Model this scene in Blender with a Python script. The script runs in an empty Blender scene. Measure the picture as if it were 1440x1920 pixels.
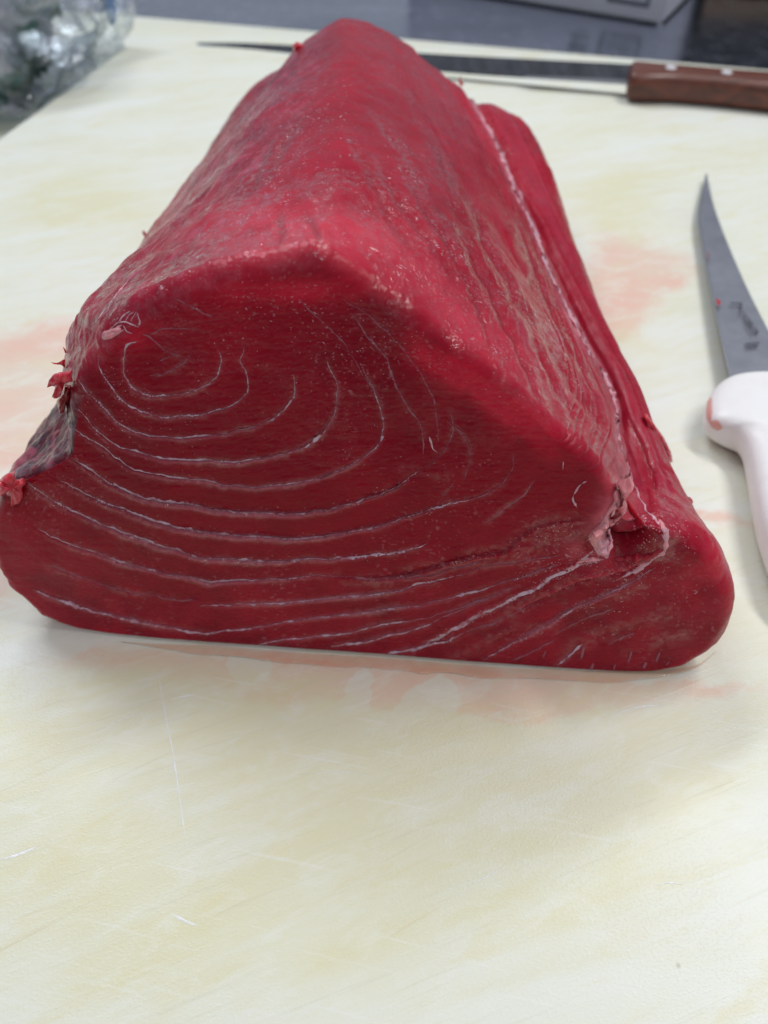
import bpy, math, random
import numpy as np
from mathutils import Vector
random.seed(7)
rng = np.random.default_rng(11)
H = 0.22                      # metres: height of the camera above the board; layout below is in units of H
PITCH = math.radians(48.3)
SP, CP = math.sin(PITCH), math.cos(PITCH)
F = 1442.0
scene = bpy.context.scene
COL = scene.collection

# ------------------------------------------------------------------ camera
cam_d = bpy.data.cameras.new('camera'); cam = bpy.data.objects.new('camera', cam_d); COL.objects.link(cam)
cam.location = (0, 0, H); cam.rotation_euler = (math.pi/2 - PITCH, 0, 0)
cam_d.sensor_fit = 'VERTICAL'; cam_d.sensor_height = 36; cam_d.lens = F/1920*36
cam_d.clip_start = 0.005; cam_d.clip_end = 50
cam_d.dof.use_dof = True; cam_d.dof.focus_distance = 0.96*H; cam_d.dof.aperture_fstop = 10.5
scene.camera = cam
# ------------------------------------------------------------------ world and lamps (indoor kitchen: even room light, ceiling tubes, one added for glints)
w = bpy.data.worlds.new('World'); scene.world = w; w.use_nodes = True
w.node_tree.nodes['Background'].inputs[0].default_value = (0.80, 0.88, 1.0, 1)
w.node_tree.nodes['Background'].inputs[1].default_value = 0.30
def area(name, loc, target, sx, sy, power, col):
    l = bpy.data.lights.new(name, 'AREA'); l.shape = 'RECTANGLE'; l.size = sx; l.size_y = sy; l.energy = power; l.color = col
    o = bpy.data.objects.new(name, l); COL.objects.link(o); o.location = loc
    o.rotation_euler = (Vector(target)-Vector(loc)).to_track_quat('-Z', 'Y').to_euler(); return o
area('overhead_light', (0.95, 0.62, 1.9), (0.05, 0.2, 0), 1.2, 0.2, 20.5, (1, 0.985, 0.95))
area('overhead_light', (-0.7, 1.5, 1.9), (0, 0.3, 0), 1.3, 0.2, 23, (0.88, 0.94, 1))
area('overhead_light', (0.25, -0.9, 1.9), (0, 0.3, 0), 1.2, 0.15, 6.5, (1, 0.99, 0.97))  # added behind the camera for glints on the front; no fixture known there
vs = scene.view_settings; vs.view_transform = 'Standard'; vs.look = 'None'; vs.exposure = 0.0; vs.gamma = 1.0
scene.cycles.max_bounces = 8; scene.cycles.caustics_reflective = False; scene.cycles.caustics_refractive = False
scene.cycles.sample_clamp_indirect = 4

# ------------------------------------------------------------------ helpers: measuring the place off the camera height
def ray(u, v):
    x = (np.asarray(u, float)-720)/F; y = (np.asarray(v, float)-960)/F
    return np.stack([x, CP - y*SP, -(SP + y*CP)], -1)          # right, forward, up
def P(u, v, d):                                                   # at forward distance d
    r = ray(u, v); return r*(np.asarray(d)/r[..., 1])[..., None] + np.array([0, 0, 1.])
def G(u, v, z=0.0):                                               # at height z
    r = ray(u, v); return r*((z-1)/r[..., 2])[..., None] + np.array([0, 0, 1.])
def proj(p):
    X, Y, Z = p[..., 0], p[..., 1], p[..., 2]
    dn = 1-Z; zc = Y*CP + dn*SP; yc = dn*CP - Y*SP
    return 720+F*X/zc, 960+F*yc/zc, zc
def hash3(i, j, k, seed):
    h = (i.astype(np.int64)*374761393 + j.astype(np.int64)*668265263 + k.astype(np.int64)*2147483647 + seed*1274126177) & 0xffffffff
    h = ((h ^ (h >> 13))*1274126177) & 0xffffffff
    h = h ^ (h >> 16)
    return (h & 0xffff)/65535.0*2-1
def vnoise(p, seed=0):
    f = np.floor(p); t = p-f; t = t*t*(3-2*t); i, j, k = f[..., 0], f[..., 1], f[..., 2]
    r = 0
    for a in (0, 1):
        for b in (0, 1):
            for c in (0, 1):
                wgt = (t[..., 0] if a else 1-t[..., 0])*(t[..., 1] if b else 1-t[..., 1])*(t[..., 2] if c else 1-t[..., 2])
                r = r + wgt*hash3(i+a, j+b, k+c, seed)
    return r
def fbm(p, octaves=4, seed=0, gain=0.5):
    r = 0; a = 1; q = np.asarray(p, float)
    for o in range(octaves):
        r = r + a*vnoise(q, seed+o*17); a *= gain; q = q*2.03+5.1
    return r
def sstep(a, b, x):
    t = np.clip((x-a)/(b-a), 0, 1); return t*t*(3-2*t)
def resample(pts, n, smooth=True):
    pts = np.asarray(pts, float)
    if smooth and len(pts) > 2:
        q = np.vstack([2*pts[0]-pts[1], pts, 2*pts[-1]-pts[-2]]); out = []
        for k in range(1, len(q)-2):
            t = np.linspace(0, 1, 16, endpoint=False)[:, None]
            p0, p1, p2, p3 = q[k-1], q[k], q[k+1], q[k+2]
            out.append(0.5*((2*p1)+(-p0+p2)*t+(2*p0-5*p1+4*p2-p3)*t**2+(-p0+3*p1-3*p2+p3)*t**3))
        pts = np.vstack(out+[pts[-1:]])
    L = np.r_[0, np.cumsum(np.linalg.norm(np.diff(pts, axis=0), axis=1))]
    s = np.linspace(0, L[-1], n)
    return np.stack([np.interp(s, L, pts[:, c]) for c in range(pts.shape[1])], -1)
def make_mesh(name, verts, quads, mat, parent=None, smooth=True, attrs=None, scale=H, tris=None):
    verts = np.asarray(verts, float).reshape(-1, 3)*scale
    me = bpy.data.meshes.new(name)
    quads = np.asarray(quads, np.int32).reshape(-1, 4)
    nt = 0 if tris is None else len(tris)
    me.vertices.add(len(verts)); me.vertices.foreach_set('co', verts.astype(np.float32).ravel())
    loops = quads.ravel()
    starts = np.arange(len(quads), dtype=np.int32)*4
    if nt:
        tr = np.asarray(tris, np.int32).reshape(-1, 3)
        starts = np.r_[starts, len(loops)+np.arange(nt, dtype=np.int32)*3]; loops = np.r_[loops, tr.ravel()]
    me.loops.add(len(loops)); me.loops.foreach_set('vertex_index', loops.astype(np.int32))
    me.polygons.add(len(starts)); me.polygons.foreach_set('loop_start', starts.astype(np.int32))
    me.update(calc_edges=True); me.validate()
    me.polygons.foreach_set('use_smooth', np.full(len(me.polygons), smooth))
    for k, a in (attrs or {}).items():
        at = me.attributes.new(k, 'FLOAT_COLOR', 'POINT'); c = np.ones((len(verts), 4), np.float32); c[:, :a.shape[1]] = a
        at.data.foreach_set('color', c.ravel())
    if mat: me.materials.append(mat)
    o = bpy.data.objects.new(name, me); COL.objects.link(o)
    if parent: o.parent = parent
    return o
def grid_quads(nr, nc, wrap=False, flip=False):
    r = np.arange(nr-1)[:, None]; c = np.arange(nc if wrap else nc-1)[None, :]
    c2 = (c+1) % nc
    q = np.stack([r*nc+c, r*nc+c2, (r+1)*nc+c2, (r+1)*nc+c], -1).reshape(-1, 4)
    return q[:, ::-1] if flip else q
def thing(name, label, cat, loc=(0, 0, 0)):
    o = bpy.data.objects.new(name, None); COL.objects.link(o); o.location = loc; o.empty_display_size = 0.02
    o['label'] = label; o['category'] = cat; return o
def tag(o, label, cat): o['label'] = label; o['category'] = cat; return o

# ------------------------------------------------------------------ materials
class N:
    def __init__(s, name):
        s.m = bpy.data.materials.new(name); s.m.use_nodes = True; s.t = s.m.node_tree; s.b = s.t.nodes['Principled BSDF']; s.out = s.t.nodes['Material Output']
    def n(s, typ, **kw):
        x = s.t.nodes.new(typ)
        for k, v in kw.items(): setattr(x, k, v)
        return x
    def l(s, a, b): s.t.links.new(a, b)
    def set(s, **kw):
        for k, v in kw.items():
            i = s.b.inputs[k.replace('_', ' ')]
            i.default_value = (*v, 1) if isinstance(v, tuple) and len(v) == 3 and i.type == 'RGBA' else v
    def noise(s, scale, detail=3, rough=0.5, mapscale=None, rot=0, dist=0):
        tc = s.n('ShaderNodeTexCoord'); nz = s.n('ShaderNodeTexNoise')
        nz.inputs['Scale'].default_value = scale; nz.inputs['Detail'].default_value = detail; nz.inputs['Roughness'].default_value = rough; nz.inputs['Distortion'].default_value = dist
        mp = s.n('ShaderNodeMapping'); s.l(tc.outputs['Object'], mp.inputs['Vector']); s.l(mp.outputs[0], nz.inputs['Vector'])
        mp.inputs['Rotation'].default_value = rot if isinstance(rot, tuple) else (0, 0, rot)
        if mapscale:                                              # turn first, then stretch
            m2 = s.n('ShaderNodeMapping'); m2.inputs['Scale'].default_value = mapscale; s.l(mp.outputs[0], m2.inputs['Vector']); s.l(m2.outputs[0], nz.inputs['Vector'])
        return nz.outputs['Fac']
    def ramp(s, fac, stops):
        r = s.n('ShaderNodeValToRGB'); s.l(fac, r.inputs[0]); e = r.color_ramp.elements
        while len(e) < len(stops): e.new(0.5)
        for k, (p, c) in enumerate(stops): e[k].position = p; e[k].color = (*c, 1) if len(c) == 3 else c
        return r.outputs['Color']
    def mix(s, fac, a, b, mode='MIX'):
        m = s.n('ShaderNodeMix', data_type='RGBA', blend_type=mode)
        for sock, val in ((m.inputs['Factor'], fac), (m.inputs['A'], a), (m.inputs['B'], b)):
            if hasattr(val, 'node'): s.l(val, sock)
            else: sock.default_value = val if isinstance(val, float) else (*val, 1)
        return m.outputs['Result']
    def bump(s, h, strength, dist, prev=None):
        b = s.n('ShaderNodeBump'); b.inputs['Strength'].default_value = strength; b.inputs['Distance'].default_value = dist
        s.l(h, b.inputs['Height'])
        if prev: s.l(prev, b.inputs['Normal'])
        return b.outputs['Normal']

def flesh_mat(name, attr=True, base=(0.3, 0.02, 0.03), sss=0.4, rough=0.38, coat=0.4, b1=0.20, b2=0.22):
    m = N(name)
    fine = m.noise(1100, 3, 0.6); med = m.noise(240, 4, 0.6)
    if attr:
        at_ = m.n('ShaderNodeAttribute', attribute_name='tint')
        fibre = m.noise(800, 3, 0.5, (0.6, 0.8, 1.3), (0, math.radians(12), 0), 0.4)
        med = m.mix(at_.outputs['Alpha'], med, fibre)
    if attr:
        a = m.n('ShaderNodeAttribute', attribute_name='tint'); basec = a.outputs['Color']
    else: basec = base
    v = m.ramp(med, [(0.3, (0.93, 0.90, 0.91)), (0.7, (1.07, 1.09, 1.09))])
    c = m.mix(1.0, basec, v, 'MULTIPLY')
    m.l(c, m.b.inputs['Base Color'])
    m.set(Roughness=rough, Subsurface_Weight=sss, Subsurface_Radius=(1.0, 0.13, 0.11), Subsurface_Scale=0.008, IOR=1.36, Specular_IOR_Level=0.22, Coat_Weight=coat, Coat_Roughness=0.06, Coat_IOR=1.5)
    rr = m.ramp(med, [(0.35, (0.20,)*3), (0.65, (0.42,)*3)]); m.l(rr, m.b.inputs['Roughness'])
    n1 = m.bump(med, b1, 0.0005)
    n2 = m.bump(fine, b2, 0.0004, n1)
    m.l(n2, m.b.inputs['Normal'])
    n3 = m.bump(m.noise(1100, 2, 0.5), 0.6, 0.0005, m.bump(m.noise(340, 3, 0.55), 0.8, 0.0011)); m.l(n3, m.b.inputs['Coat Normal'])
    if attr:
        wa = m.n('ShaderNodeAttribute', attribute_name='wet'); drop = m.n('ShaderNodeMath', operation='MULTIPLY'); m.l(m.ramp(m.noise(430, 3, 0.6), [(0.40, (0.15,)*3), (0.56, (1,)*3)]), drop.inputs[0])
        m.l(m.ramp(wa.outputs['Fac'], [(0.0, (0.03,)*3), (0.25, (0.75,)*3), (0.5, (1.0,)*3)]), drop.inputs[1]); m.l(drop.outputs[0], m.b.inputs['Coat Weight'])
    return m.m
M_TUNA = flesh_mat('tuna_flesh')
M_SHRED = flesh_mat('shred_flesh', False, (0.55, 0.045, 0.07), 0.5, 0.3, 0.5)
M_DARKSHRED = flesh_mat('dark_shred_flesh', False, (0.22, 0.008, 0.012), 0.4, 0.3, 0.5)
M_TUNA2 = flesh_mat('flap_flesh', False, (0.34, 0.012, 0.03), 0.4)
M_FAT = flesh_mat('connective_tissue', False, (0.72, 0.32, 0.38), 0.35, 0.32, 0.5, 0.3, 0.3)
M_FATLINE = flesh_mat('sinew', False, (0.62, 0.36, 0.42), 0.25, 0.34, 0.4, 0.3, 0.3)
M_PINK = flesh_mat('pink_tissue', False, (0.80, 0.27, 0.30), 0.4, 0.3, 0.5, 0.3, 0.3)

M_FAINTLINE = flesh_mat('faint_sinew', False, (0.36, 0.10, 0.14), 0.3, 0.34, 0.3, 0.2, 0.2)
for mm_, lo in ((M_FATLINE, (0.36, 0.06, 0.09)),):
    t_ = mm_.node_tree; b_ = t_.nodes['Principled BSDF']; nz_ = t_.nodes.new('ShaderNodeTexNoise'); nz_.inputs['Scale'].default_value = 320; nz_.inputs['Detail'].default_value = 4
    tc_ = t_.nodes.new('ShaderNodeTexCoord'); t_.links.new(tc_.outputs['Object'], nz_.inputs['Vector']); rp_ = t_.nodes.new('ShaderNodeValToRGB'); t_.links.new(nz_.outputs['Fac'], rp_.inputs[0])
    rp_.color_ramp.elements[0].position = 0.30; rp_.color_ramp.elements[0].color = (*lo, 1); rp_.color_ramp.elements[1].position = 0.58; rp_.color_ramp.elements[1].color = (0.68, 0.42, 0.52, 1)
    t_.links.new(rp_.outputs[0], b_.inputs['Base Color'])
m = N('pale_glint'); m.set(Base_Color=(0.62, 0.20, 0.27), Roughness=0.12, Subsurface_Weight=0.3, Subsurface_Scale=0.002, Coat_Weight=1.0, Coat_Roughness=0.03, Coat_IOR=1.6)  # pale shiny colour for the flecks that imitate glints
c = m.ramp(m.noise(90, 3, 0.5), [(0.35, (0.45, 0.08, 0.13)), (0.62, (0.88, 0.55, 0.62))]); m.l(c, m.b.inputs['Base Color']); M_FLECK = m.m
def board_mat(name, attr):
    m = N(name)
    big = m.noise(9, 5, 0.6, (1, 3.2, 1), math.radians(-14), 0.6)
    strk = m.noise(34, 5, 0.65, (0.5, 3.0, 1), math.radians(-22), 0.5)
    strk2 = m.noise(90, 4, 0.6, (0.35, 3.0, 1), math.radians(-20), 0.2)
    c = m.ramp(big, [(0.34, (0.80, 0.82, 0.78)), (0.52, (0.78, 0.785, 0.68)), (0.70, (0.75, 0.745, 0.60))])
    c = m.mix(m.ramp(strk, [(0.52, (0,)*3), (0.78, (0.45,)*3)]), c, (0.75, 0.66, 0.40))
    c = m.mix(m.ramp(strk2, [(0.56, (0,)*3), (0.78, (0.42,)*3)]), c, (0.80, 0.82, 0.78))
    c = m.mix(m.ramp(m.noise(22, 4, 0.6, (0.5, 2.2, 1), math.radians(-12)), [(0.60, (0,)*3), (0.78, (0.4,)*3)]), c, (0.62, 0.64, 0.48))
    if attr:
        a = m.n('ShaderNodeAttribute', attribute_name='stain')
        sep = m.n('ShaderNodeSeparateColor'); m.l(a.outputs['Color'], sep.inputs[0])
        edge = m.noise(120, 4, 0.65)
        def thr(o, lo, hi):
            add = m.n('ShaderNodeMath', operation='MULTIPLY_ADD'); m.l(edge, add.inputs[0]); add.inputs[1].default_value = 0.55; m.l(o, add.inputs[2])
            return m.ramp(add.outputs[0], [(lo, (0,)*3), (hi, (1,)*3)])
        def thr3(o):
            add = m.n('ShaderNodeMath', operation='MULTIPLY'); r_ = m.ramp(edge, [(0.36, (0.30,)*3), (0.60, (1,)*3)]); m.l(r_, add.inputs[0]); m.l(o, add.inputs[1]); return m.ramp(add.outputs[0], [(0.0, (0,)*3), (0.8, (1,)*3)])
        pinkf = thr(sep.outputs[0], 0.50, 0.95)
        pf = m.mix(1.0, pinkf, a.outputs['Color'], 'MIX')
        mul = m.n('ShaderNodeMath', operation='MULTIPLY'); m.l(pinkf, mul.inputs[0]); mul.inputs[1].default_value = 0.80
        c = m.mix(mul.outputs[0], c, m.ramp(m.noise(16, 4, 0.6, (0.6, 1.6, 1)), [(0.35, (0.76, 0.62, 0.50)), (0.65, (0.82, 0.46, 0.38))]))
        mul2 = m.n('ShaderNodeMath', operation='MULTIPLY'); m.l(thr(sep.outputs[1], 0.62, 0.68), mul2.inputs[0]); mul2.inputs[1].default_value = 0.75
        c = m.mix(mul2.outputs[0], c, (0.76, 0.76, 0.68))
        edge = m.mix(0.5, strk, m.noise(26, 5, 0.65, (0.6, 2.4, 1), math.radians(-22), 0.8))
        mul3 = m.n('ShaderNodeMath', operation='MULTIPLY'); m.l(thr3(sep.outputs[2]), mul3.inputs[0]); mul3.inputs[1].default_value = 0.64
        c = m.mix(mul3.outputs[0], c, (0.74, 0.70, 0.45))
    c = m.mix(m.ramp(m.noise(75, 5, 0.7, (0.7, 1.6, 1), math.radians(-20), 0.8), [(0.50, (0,)*3), (0.64, (0.45,)*3)]), c, (0.81, 0.82, 0.74))
    c = m.mix(m.ramp(m.noise(48, 5, 0.7, (0.6, 2.0, 1), math.radians(-24), 0.8), [(0.55, (0,)*3), (0.68, (0.40,)*3)]), c, (0.74, 0.67, 0.40))
    for sc_, an_, lo_, col_ in ((210, -20, 0.60, (0.66, 0.64, 0.50)), (170, 12, 0.62, (0.86, 0.87, 0.85)), (260, -75, 0.66, (0.85, 0.86, 0.84)), (120, -28, 0.66, (0.60, 0.50, 0.30))):
        c = m.mix(m.ramp(m.noise(sc_, 3, 0.6, (0.10, 3.0, 1), math.radians(an_), 0.2), [(lo_, (0,)*3), (lo_+0.08, (0.30,)*3)]), c, col_)
    sp = m.n('ShaderNodeTexVoronoi'); sp.inputs['Scale'].default_value = 26; tc = m.n('ShaderNodeTexCoord'); m.l(tc.outputs['Object'], sp.inputs['Vector'])
    c = m.mix(m.ramp(sp.outputs['Distance'], [(0.012, (0.7,)*3), (0.026, (0,)*3)]), c, (0.30, 0.25, 0.14))
    m.l(c, m.b.inputs['Base Color'])
    m.set(Roughness=0.40, Subsurface_Weight=0.12, Subsurface_Radius=(1, 0.95, 0.8), Subsurface_Scale=0.004, IOR=1.45, Coat_Weight=0.08, Coat_Roughness=0.2)
    peb = m.noise(1250, 2, 0.5, (0.8, 1.3, 1), math.radians(-16), 0.0)
    pits = m.ramp(peb, [(0.50, (0,)*3), (0.72, (1,)*3)])
    patch = m.ramp(m.noise(14, 3, 0.5), [(0.38, (0.25,)*3), (0.62, (1.0,)*3)])
    hh = m.mix(1.0, pits, patch, 'MULTIPLY')
    n1 = m.bump(hh, 0.2, 0.0003)
    cut = m.noise(150, 3, 0.5, (0.12, 3.5, 1), math.radians(-20), 0.1)
    n2 = m.bump(m.ramp(cut, [(0.62, (0,)*3), (0.7, (1,)*3)]), 0.10, 0.0004, n1)
    m.l(n2, m.b.inputs['Normal']); m.l(n2, m.b.inputs['Coat Normal'])
    return m.m
M_BOARD = board_mat('poly_board', True)
M_BOARD2 = board_mat('lower_poly_board', False)
def simple(name, base, rough=0.5, metal=0.0, **kw):
    m = N(name); m.set(Base_Color=base, Roughness=rough, Metallic=metal, **kw); return m
m = simple('brushed_steel_counter', (0.3, 0.32, 0.38), 0.22, 1.0)
cl = m.ramp(m.noise(5, 4, 0.6, (1, 2, 1)), [(0.3, (0.50, 0.53, 0.64)), (0.7, (0.68, 0.72, 0.86))]); m.l(cl, m.b.inputs['Base Color'])
m.l(m.ramp(m.noise(60, 4, 0.6), [(0.3, (0.16,)*3), (0.7, (0.3,)*3)]), m.b.inputs['Roughness'])
m.l(m.bump(m.noise(7, 3, 0.5), 0.25, 0.004), m.b.inputs['Normal']); M_STEEL = m.m
m = simple('blade_steel', (0.36, 0.36, 0.42), 0.34, 1.0)
m.l(m.ramp(m.noise(70, 4, 0.6), [(0.3, (0.50, 0.50, 0.57)), (0.7, (0.64, 0.64, 0.72))]), m.b.inputs['Base Color'])
m.l(m.bump(m.noise(300, 2, 0.5, (6, 1, 1)), 0.08, 0.0005), m.b.inputs['Normal']); M_BLADE = m.m
m = simple('old_blade_steel', (0.2, 0.2, 0.22), 0.3, 1.0)
m.l(m.ramp(m.noise(45, 4, 0.65, (3, 0.6, 1)), [(0.3, (0.05, 0.05, 0.065)), (0.72, (0.17, 0.17, 0.19))]), m.b.inputs['Base Color']); M_OLDBLADE = m.m
m = simple('bevel_steel', (0.42, 0.42, 0.44), 0.35, 1.0); M_BEVEL = m.m
m = simple('white_handle_plastic', (0.86, 0.86, 0.89), 0.38)
cc = m.ramp(m.noise(110, 4, 0.6), [(0.5, (0.87, 0.87, 0.875)), (0.8, (0.84, 0.81, 0.82))]); m.l(cc, m.b.inputs['Base Color'])
m.l(m.bump(m.noise(700, 2, 0.5), 0.12, 0.0005), m.b.inputs['Normal']); M_WHITE = m.m
m = simple('walnut_handle', (0.13, 0.05, 0.03), 0.42, Coat_Weight=0.2)
m.l(m.ramp(m.noise(40, 5, 0.6, (0.6, 7, 3), math.radians(6), 1.0), [(0.3, (0.05, 0.012, 0.008)), (0.6, (0.15, 0.036, 0.018)), (0.8, (0.21, 0.065, 0.035))]), m.b.inputs['Base Color']); M_WOOD = m.m
M_RIVET = simple('rivet_metal', (0.75, 0.75, 0.78), 0.45, 0.3).m
m = simple('blood_smear', (0.45, 0.02, 0.02), 0.25); M_BLOOD = m.m
m = simple('etched_mark', (0.05, 0.05, 0.06), 0.5); M_ETCH = m.m
m = simple('coated_card', (0.55, 0.57, 0.68), 0.5)
m.l(m.ramp(m.noise(30, 3, 0.5), [(0.3, (0.70, 0.72, 0.85)), (0.7, (0.78, 0.80, 0.90))]), m.b.inputs['Base Color']); M_CARD = m.m
M_INK = simple('grey_ink', (0.16, 0.17, 0.22), 0.6).m
M_LABELF = simple('pale_print', (0.66, 0.70, 0.80), 0.5).m
M_GREEN = simple('dark_green_leaf', (0.03, 0.10, 0.075), 0.35, Coat_Weight=0.3).m
M_TEAL = simple('teal_leaf', (0.10, 0.27, 0.22), 0.35, Coat_Weight=0.3).m
M_BLUE = simple('blue_print', (0.10, 0.25, 0.55), 0.4).m
M_DARK = simple('dark_crate_plastic', (0.03, 0.035, 0.045), 0.5).m
M_TAN = simple('tan_card', (0.32, 0.22, 0.15), 0.7).m
# clear film
m = N('clear_film'); t = m.t
tr = m.n('ShaderNodeBsdfTransparent'); tr.inputs[0].default_value = (0.90, 0.93, 0.95, 1)
gl = m.n('ShaderNodeBsdfGlossy'); gl.inputs['Roughness'].default_value = 0.14; gl.inputs[0].default_value = (0.95, 0.97, 1, 1)
df = m.n('ShaderNodeBsdfDiffuse'); df.inputs[0].default_value = (0.70, 0.72, 0.84, 1)
bp = m.bump(m.noise(26, 3, 0.5, None, 0, 1.5), 0.6, 0.010); m.l(bp, gl.inputs['Normal'])
fr = m.n('ShaderNodeLayerWeight'); fr.inputs['Blend'].default_value = 0.22; m.l(bp, fr.inputs['Normal'])
mx = m.n('ShaderNodeMixShader'); m.l(fr.outputs['Facing'], mx.inputs[0]); m.l(tr.outputs[0], mx.inputs[1]); m.l(gl.outputs[0], mx.inputs[2])
mx2 = m.n('ShaderNodeMixShader'); m.l(m.ramp(m.noise(30, 4, 0.6), [(0.45, (0.0,)*3), (0.62, (0.5,)*3)]), mx2.inputs[0]); m.l(mx.outputs[0], mx2.inputs[1]); m.l(df.outputs[0], mx2.inputs[2])
m.l(mx2.outputs[0], m.out.inputs[0]); M_FILM = m.m
# pink juice
m = N('pink_juice')
tr = m.n('ShaderNodeBsdfTransparent'); tr.inputs[0].default_value = (0.97, 0.85, 0.80, 1)
gl = m.n('ShaderNodeBsdfGlossy'); gl.inputs['Roughness'].default_value = 0.06
fr = m.n('ShaderNodeFresnel'); fr.inputs['IOR'].default_value = 1.36
mx = m.n('ShaderNodeMixShader'); m.l(fr.outputs[0], mx.inputs[0]); m.l(tr.outputs[0], mx.inputs[1]); m.l(gl.outputs[0], mx.inputs[2])
m.l(mx.outputs[0], m.out.inputs[0]); M_JUICE = m.m

# ------------------------------------------------------------------ counter and boards
ex = np.array([0.9694, -0.2453, 0]); ey = np.array([0.2453, 0.9694, 0])
C0 = G(235., 86.)
def slab(name, origin, lx, ly, ztop, thick, mat, n=(2, 2), round_=0.012, attrs=None, parent=None):
    """board: top sheet as a fine grid with a rounded rim; origin = far left corner, extends +ex and -ey"""
    nx, ny = n
    sx = np.r_[-round_, -round_*0.7, 0, np.linspace(0, lx, nx)[1:-1], lx, lx+round_*0.7, lx+round_]
    sy = np.r_[-round_, -round_*0.7, 0, np.linspace(0, ly, ny)[1:-1], ly, ly+round_*0.7, ly+round_]
    sx = sx+round_; sy = sy+round_; LX = lx+2*round_; LY = ly+2*round_
    A, B = np.meshgrid(sx, sy)
    def drop(s, L):
        d = np.minimum(s, L-s); d = np.clip(round_-d, 0, round_); return round_-np.sqrt(np.maximum(round_**2-d**2, 0))
    z = ztop-np.maximum(drop(A, LX), drop(B, LY))
    V = origin[None, None, :]*[1, 1, 0]+A[..., None]*ex-B[..., None]*ey; V[..., 2] = z
    nr, nc = A.shape; v = V.reshape(-1, 3); q = [grid_quads(nr, nc, flip=True)]
    b = v.copy(); b[:, 2] = ztop-thick
    idx = np.arange(nr*nc).reshape(nr, nc)
    loop = np.r_[idx[0, :], idx[1:, -1], idx[-1, -2::-1], idx[-2:0:-1, 0]]
    bot = v[loop].copy(); bot[:, 2] = ztop-thick; nb = len(v)
    l2 = np.roll(loop, -1); bi = nb+np.arange(len(loop)); b2 = np.roll(bi, -1)
    q.append(np.stack([loop, l2, b2, bi], -1))
    v = np.vstack([v, bot])
    at = {k: f(v) for k, f in (attrs or {}).items()}
    return make_mesh(name, v, np.vstack(q), mat, parent, attrs=at)
def blob(u, v, cu, cv, ru, rv, ang=0):
    a = math.radians(ang); du, dv = u-cu, v-cv
    x = (du*math.cos(a)+dv*math.sin(a))/ru; y = (-du*math.sin(a)+dv*math.cos(a))/rv
    return np.exp(-(x*x+y*y)*0.9)
PINK = [(-40, 760, 190, 130, 0), (60, 690, 110, 45, -25), (60, 820, 60, 60, 0), (1190, 480, 75, 40, 10), (1230, 525, 70, 28, 0), (1130, 555, 60, 40, 0), (1160, 610, 55, 30, 0),
        (560, 1260, 420, 35, 3), (880, 1290, 300, 35, 3), (1150, 1290, 250, 18, 0), (1190, 975, 260, 14, 0), (500, 1300, 60, 30, 0), (950, 1330, 60, 25, 0), (0, 1080, 60, 60, 0)]
CLEAR = [(75, 1330, 45, 55, 10), (120, 1195, 80, 45, 5), (468, 1262, 32, 32, 0), (690, 1290, 34, 52, 15), (835, 1300, 52, 40, 0), (800, 1345, 60, 22, 0), (640, 1345, 26, 22, 0), (1270, 405, 45, 14, 0)]
YEL = [(190, 370, 110, 45, 0), (1150, 360, 90, 50, 0), (1180, 420, 60, 30, 0), (330, 1290, 160, 50, -5), (170, 1330, 100, 30, -10), (900, 1660, 200, 45, -15), (500, 1750, 260, 60, -12), (480, 1560, 200, 50, -10), (600, 1480, 700, 150, -8), (450, 1720, 600, 150, -8), (500, 1370, 500, 60, 0), (1000, 1560, 300, 120, -10), (1120, 1420, 160, 50, -10), (100, 400, 60, 26, 0), (1180, 650, 60, 40, 0), (550, 1300, 60, 20, 0)]
def stain(v):
    u, w_, zc = proj(v); p = v*np.array([9., 9., 1.])
    wob = fbm(p, 5, 3, .6)*26; wob2 = fbm(p+7, 5, 9, .6)*24; u2, v2 = u+wob, w_+wob2*0.7
    r = sum(blob(u2, v2, *b) for b in PINK); g = sum(blob(u2, v2, *b) for b in CLEAR); y = sum(blob(u2, v2, *b) for b in YEL)
    bad = zc < 0.2
    a = np.clip(np.stack([r, g, y], -1), 0, 1); a[bad] = 0; return a
# cutting board
board = slab('cutting_board', C0, 4.0, 3.9, 0.0, 0.085, M_BOARD, (520, 520), 0.014, {'stain': stain})
tag(board, 'thick white plastic cutting board, yellow streaked and stained pink under the tuna', 'cutting board')
SC = [([(297, 1262), (308, 1330), (322, 1400), (333, 1470), (343, 1540), (352, 1600)], 5), ([(180, 1370), (225, 1350), (275, 1335)], 3), ([(318, 1312), (340, 1306), (365, 1303)], 4),
      ([(0, 1612), (35, 1602), (75, 1585)], 7), ([(320, 1713), (350, 1728), (374, 1737)], 8), ([(1230, 1660), (1255, 1655), (1280, 1659)], 4), ([(560, 1452), (620, 1448), (690, 1450)], 2.5),
      ([(880, 1660), (920, 1640), (950, 1620)], 3), ([(1150, 1340), (1200, 1325), (1250, 1322)], 4)]
m = simple('scraped_plastic', (0.86, 0.87, 0.88), 0.3); m.l(m.bump(m.noise(900, 2), 0.6, 0.0005), m.b.inputs['Normal']); M_SCR = m.m
for pts, wd in SC:
    p2 = resample(pts, 60); t = np.gradient(p2, axis=0); nn = np.stack([-t[:, 1], t[:, 0]], -1); nn /= np.linalg.norm(nn, axis=1)[:, None]
    ww = wd*0.5*(0.35+0.65*np.abs(vnoise(np.c_[np.arange(60)*0.45, np.zeros(60), np.full(60, wd)], 5)))*np.sin(np.linspace(0.12, math.pi-0.05, 60))
    rows = [G(p2[:, 0]+nn[:, 0]*ww*s, p2[:, 1]+nn[:, 1]*ww*s, z) for s, z in ((-1, 0.0001), (0, 0.0005), (1, 0.0001))]
    make_mesh('scratch', np.stack(rows), grid_quads(3, 60, flip=True), M_SCR, board)
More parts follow.
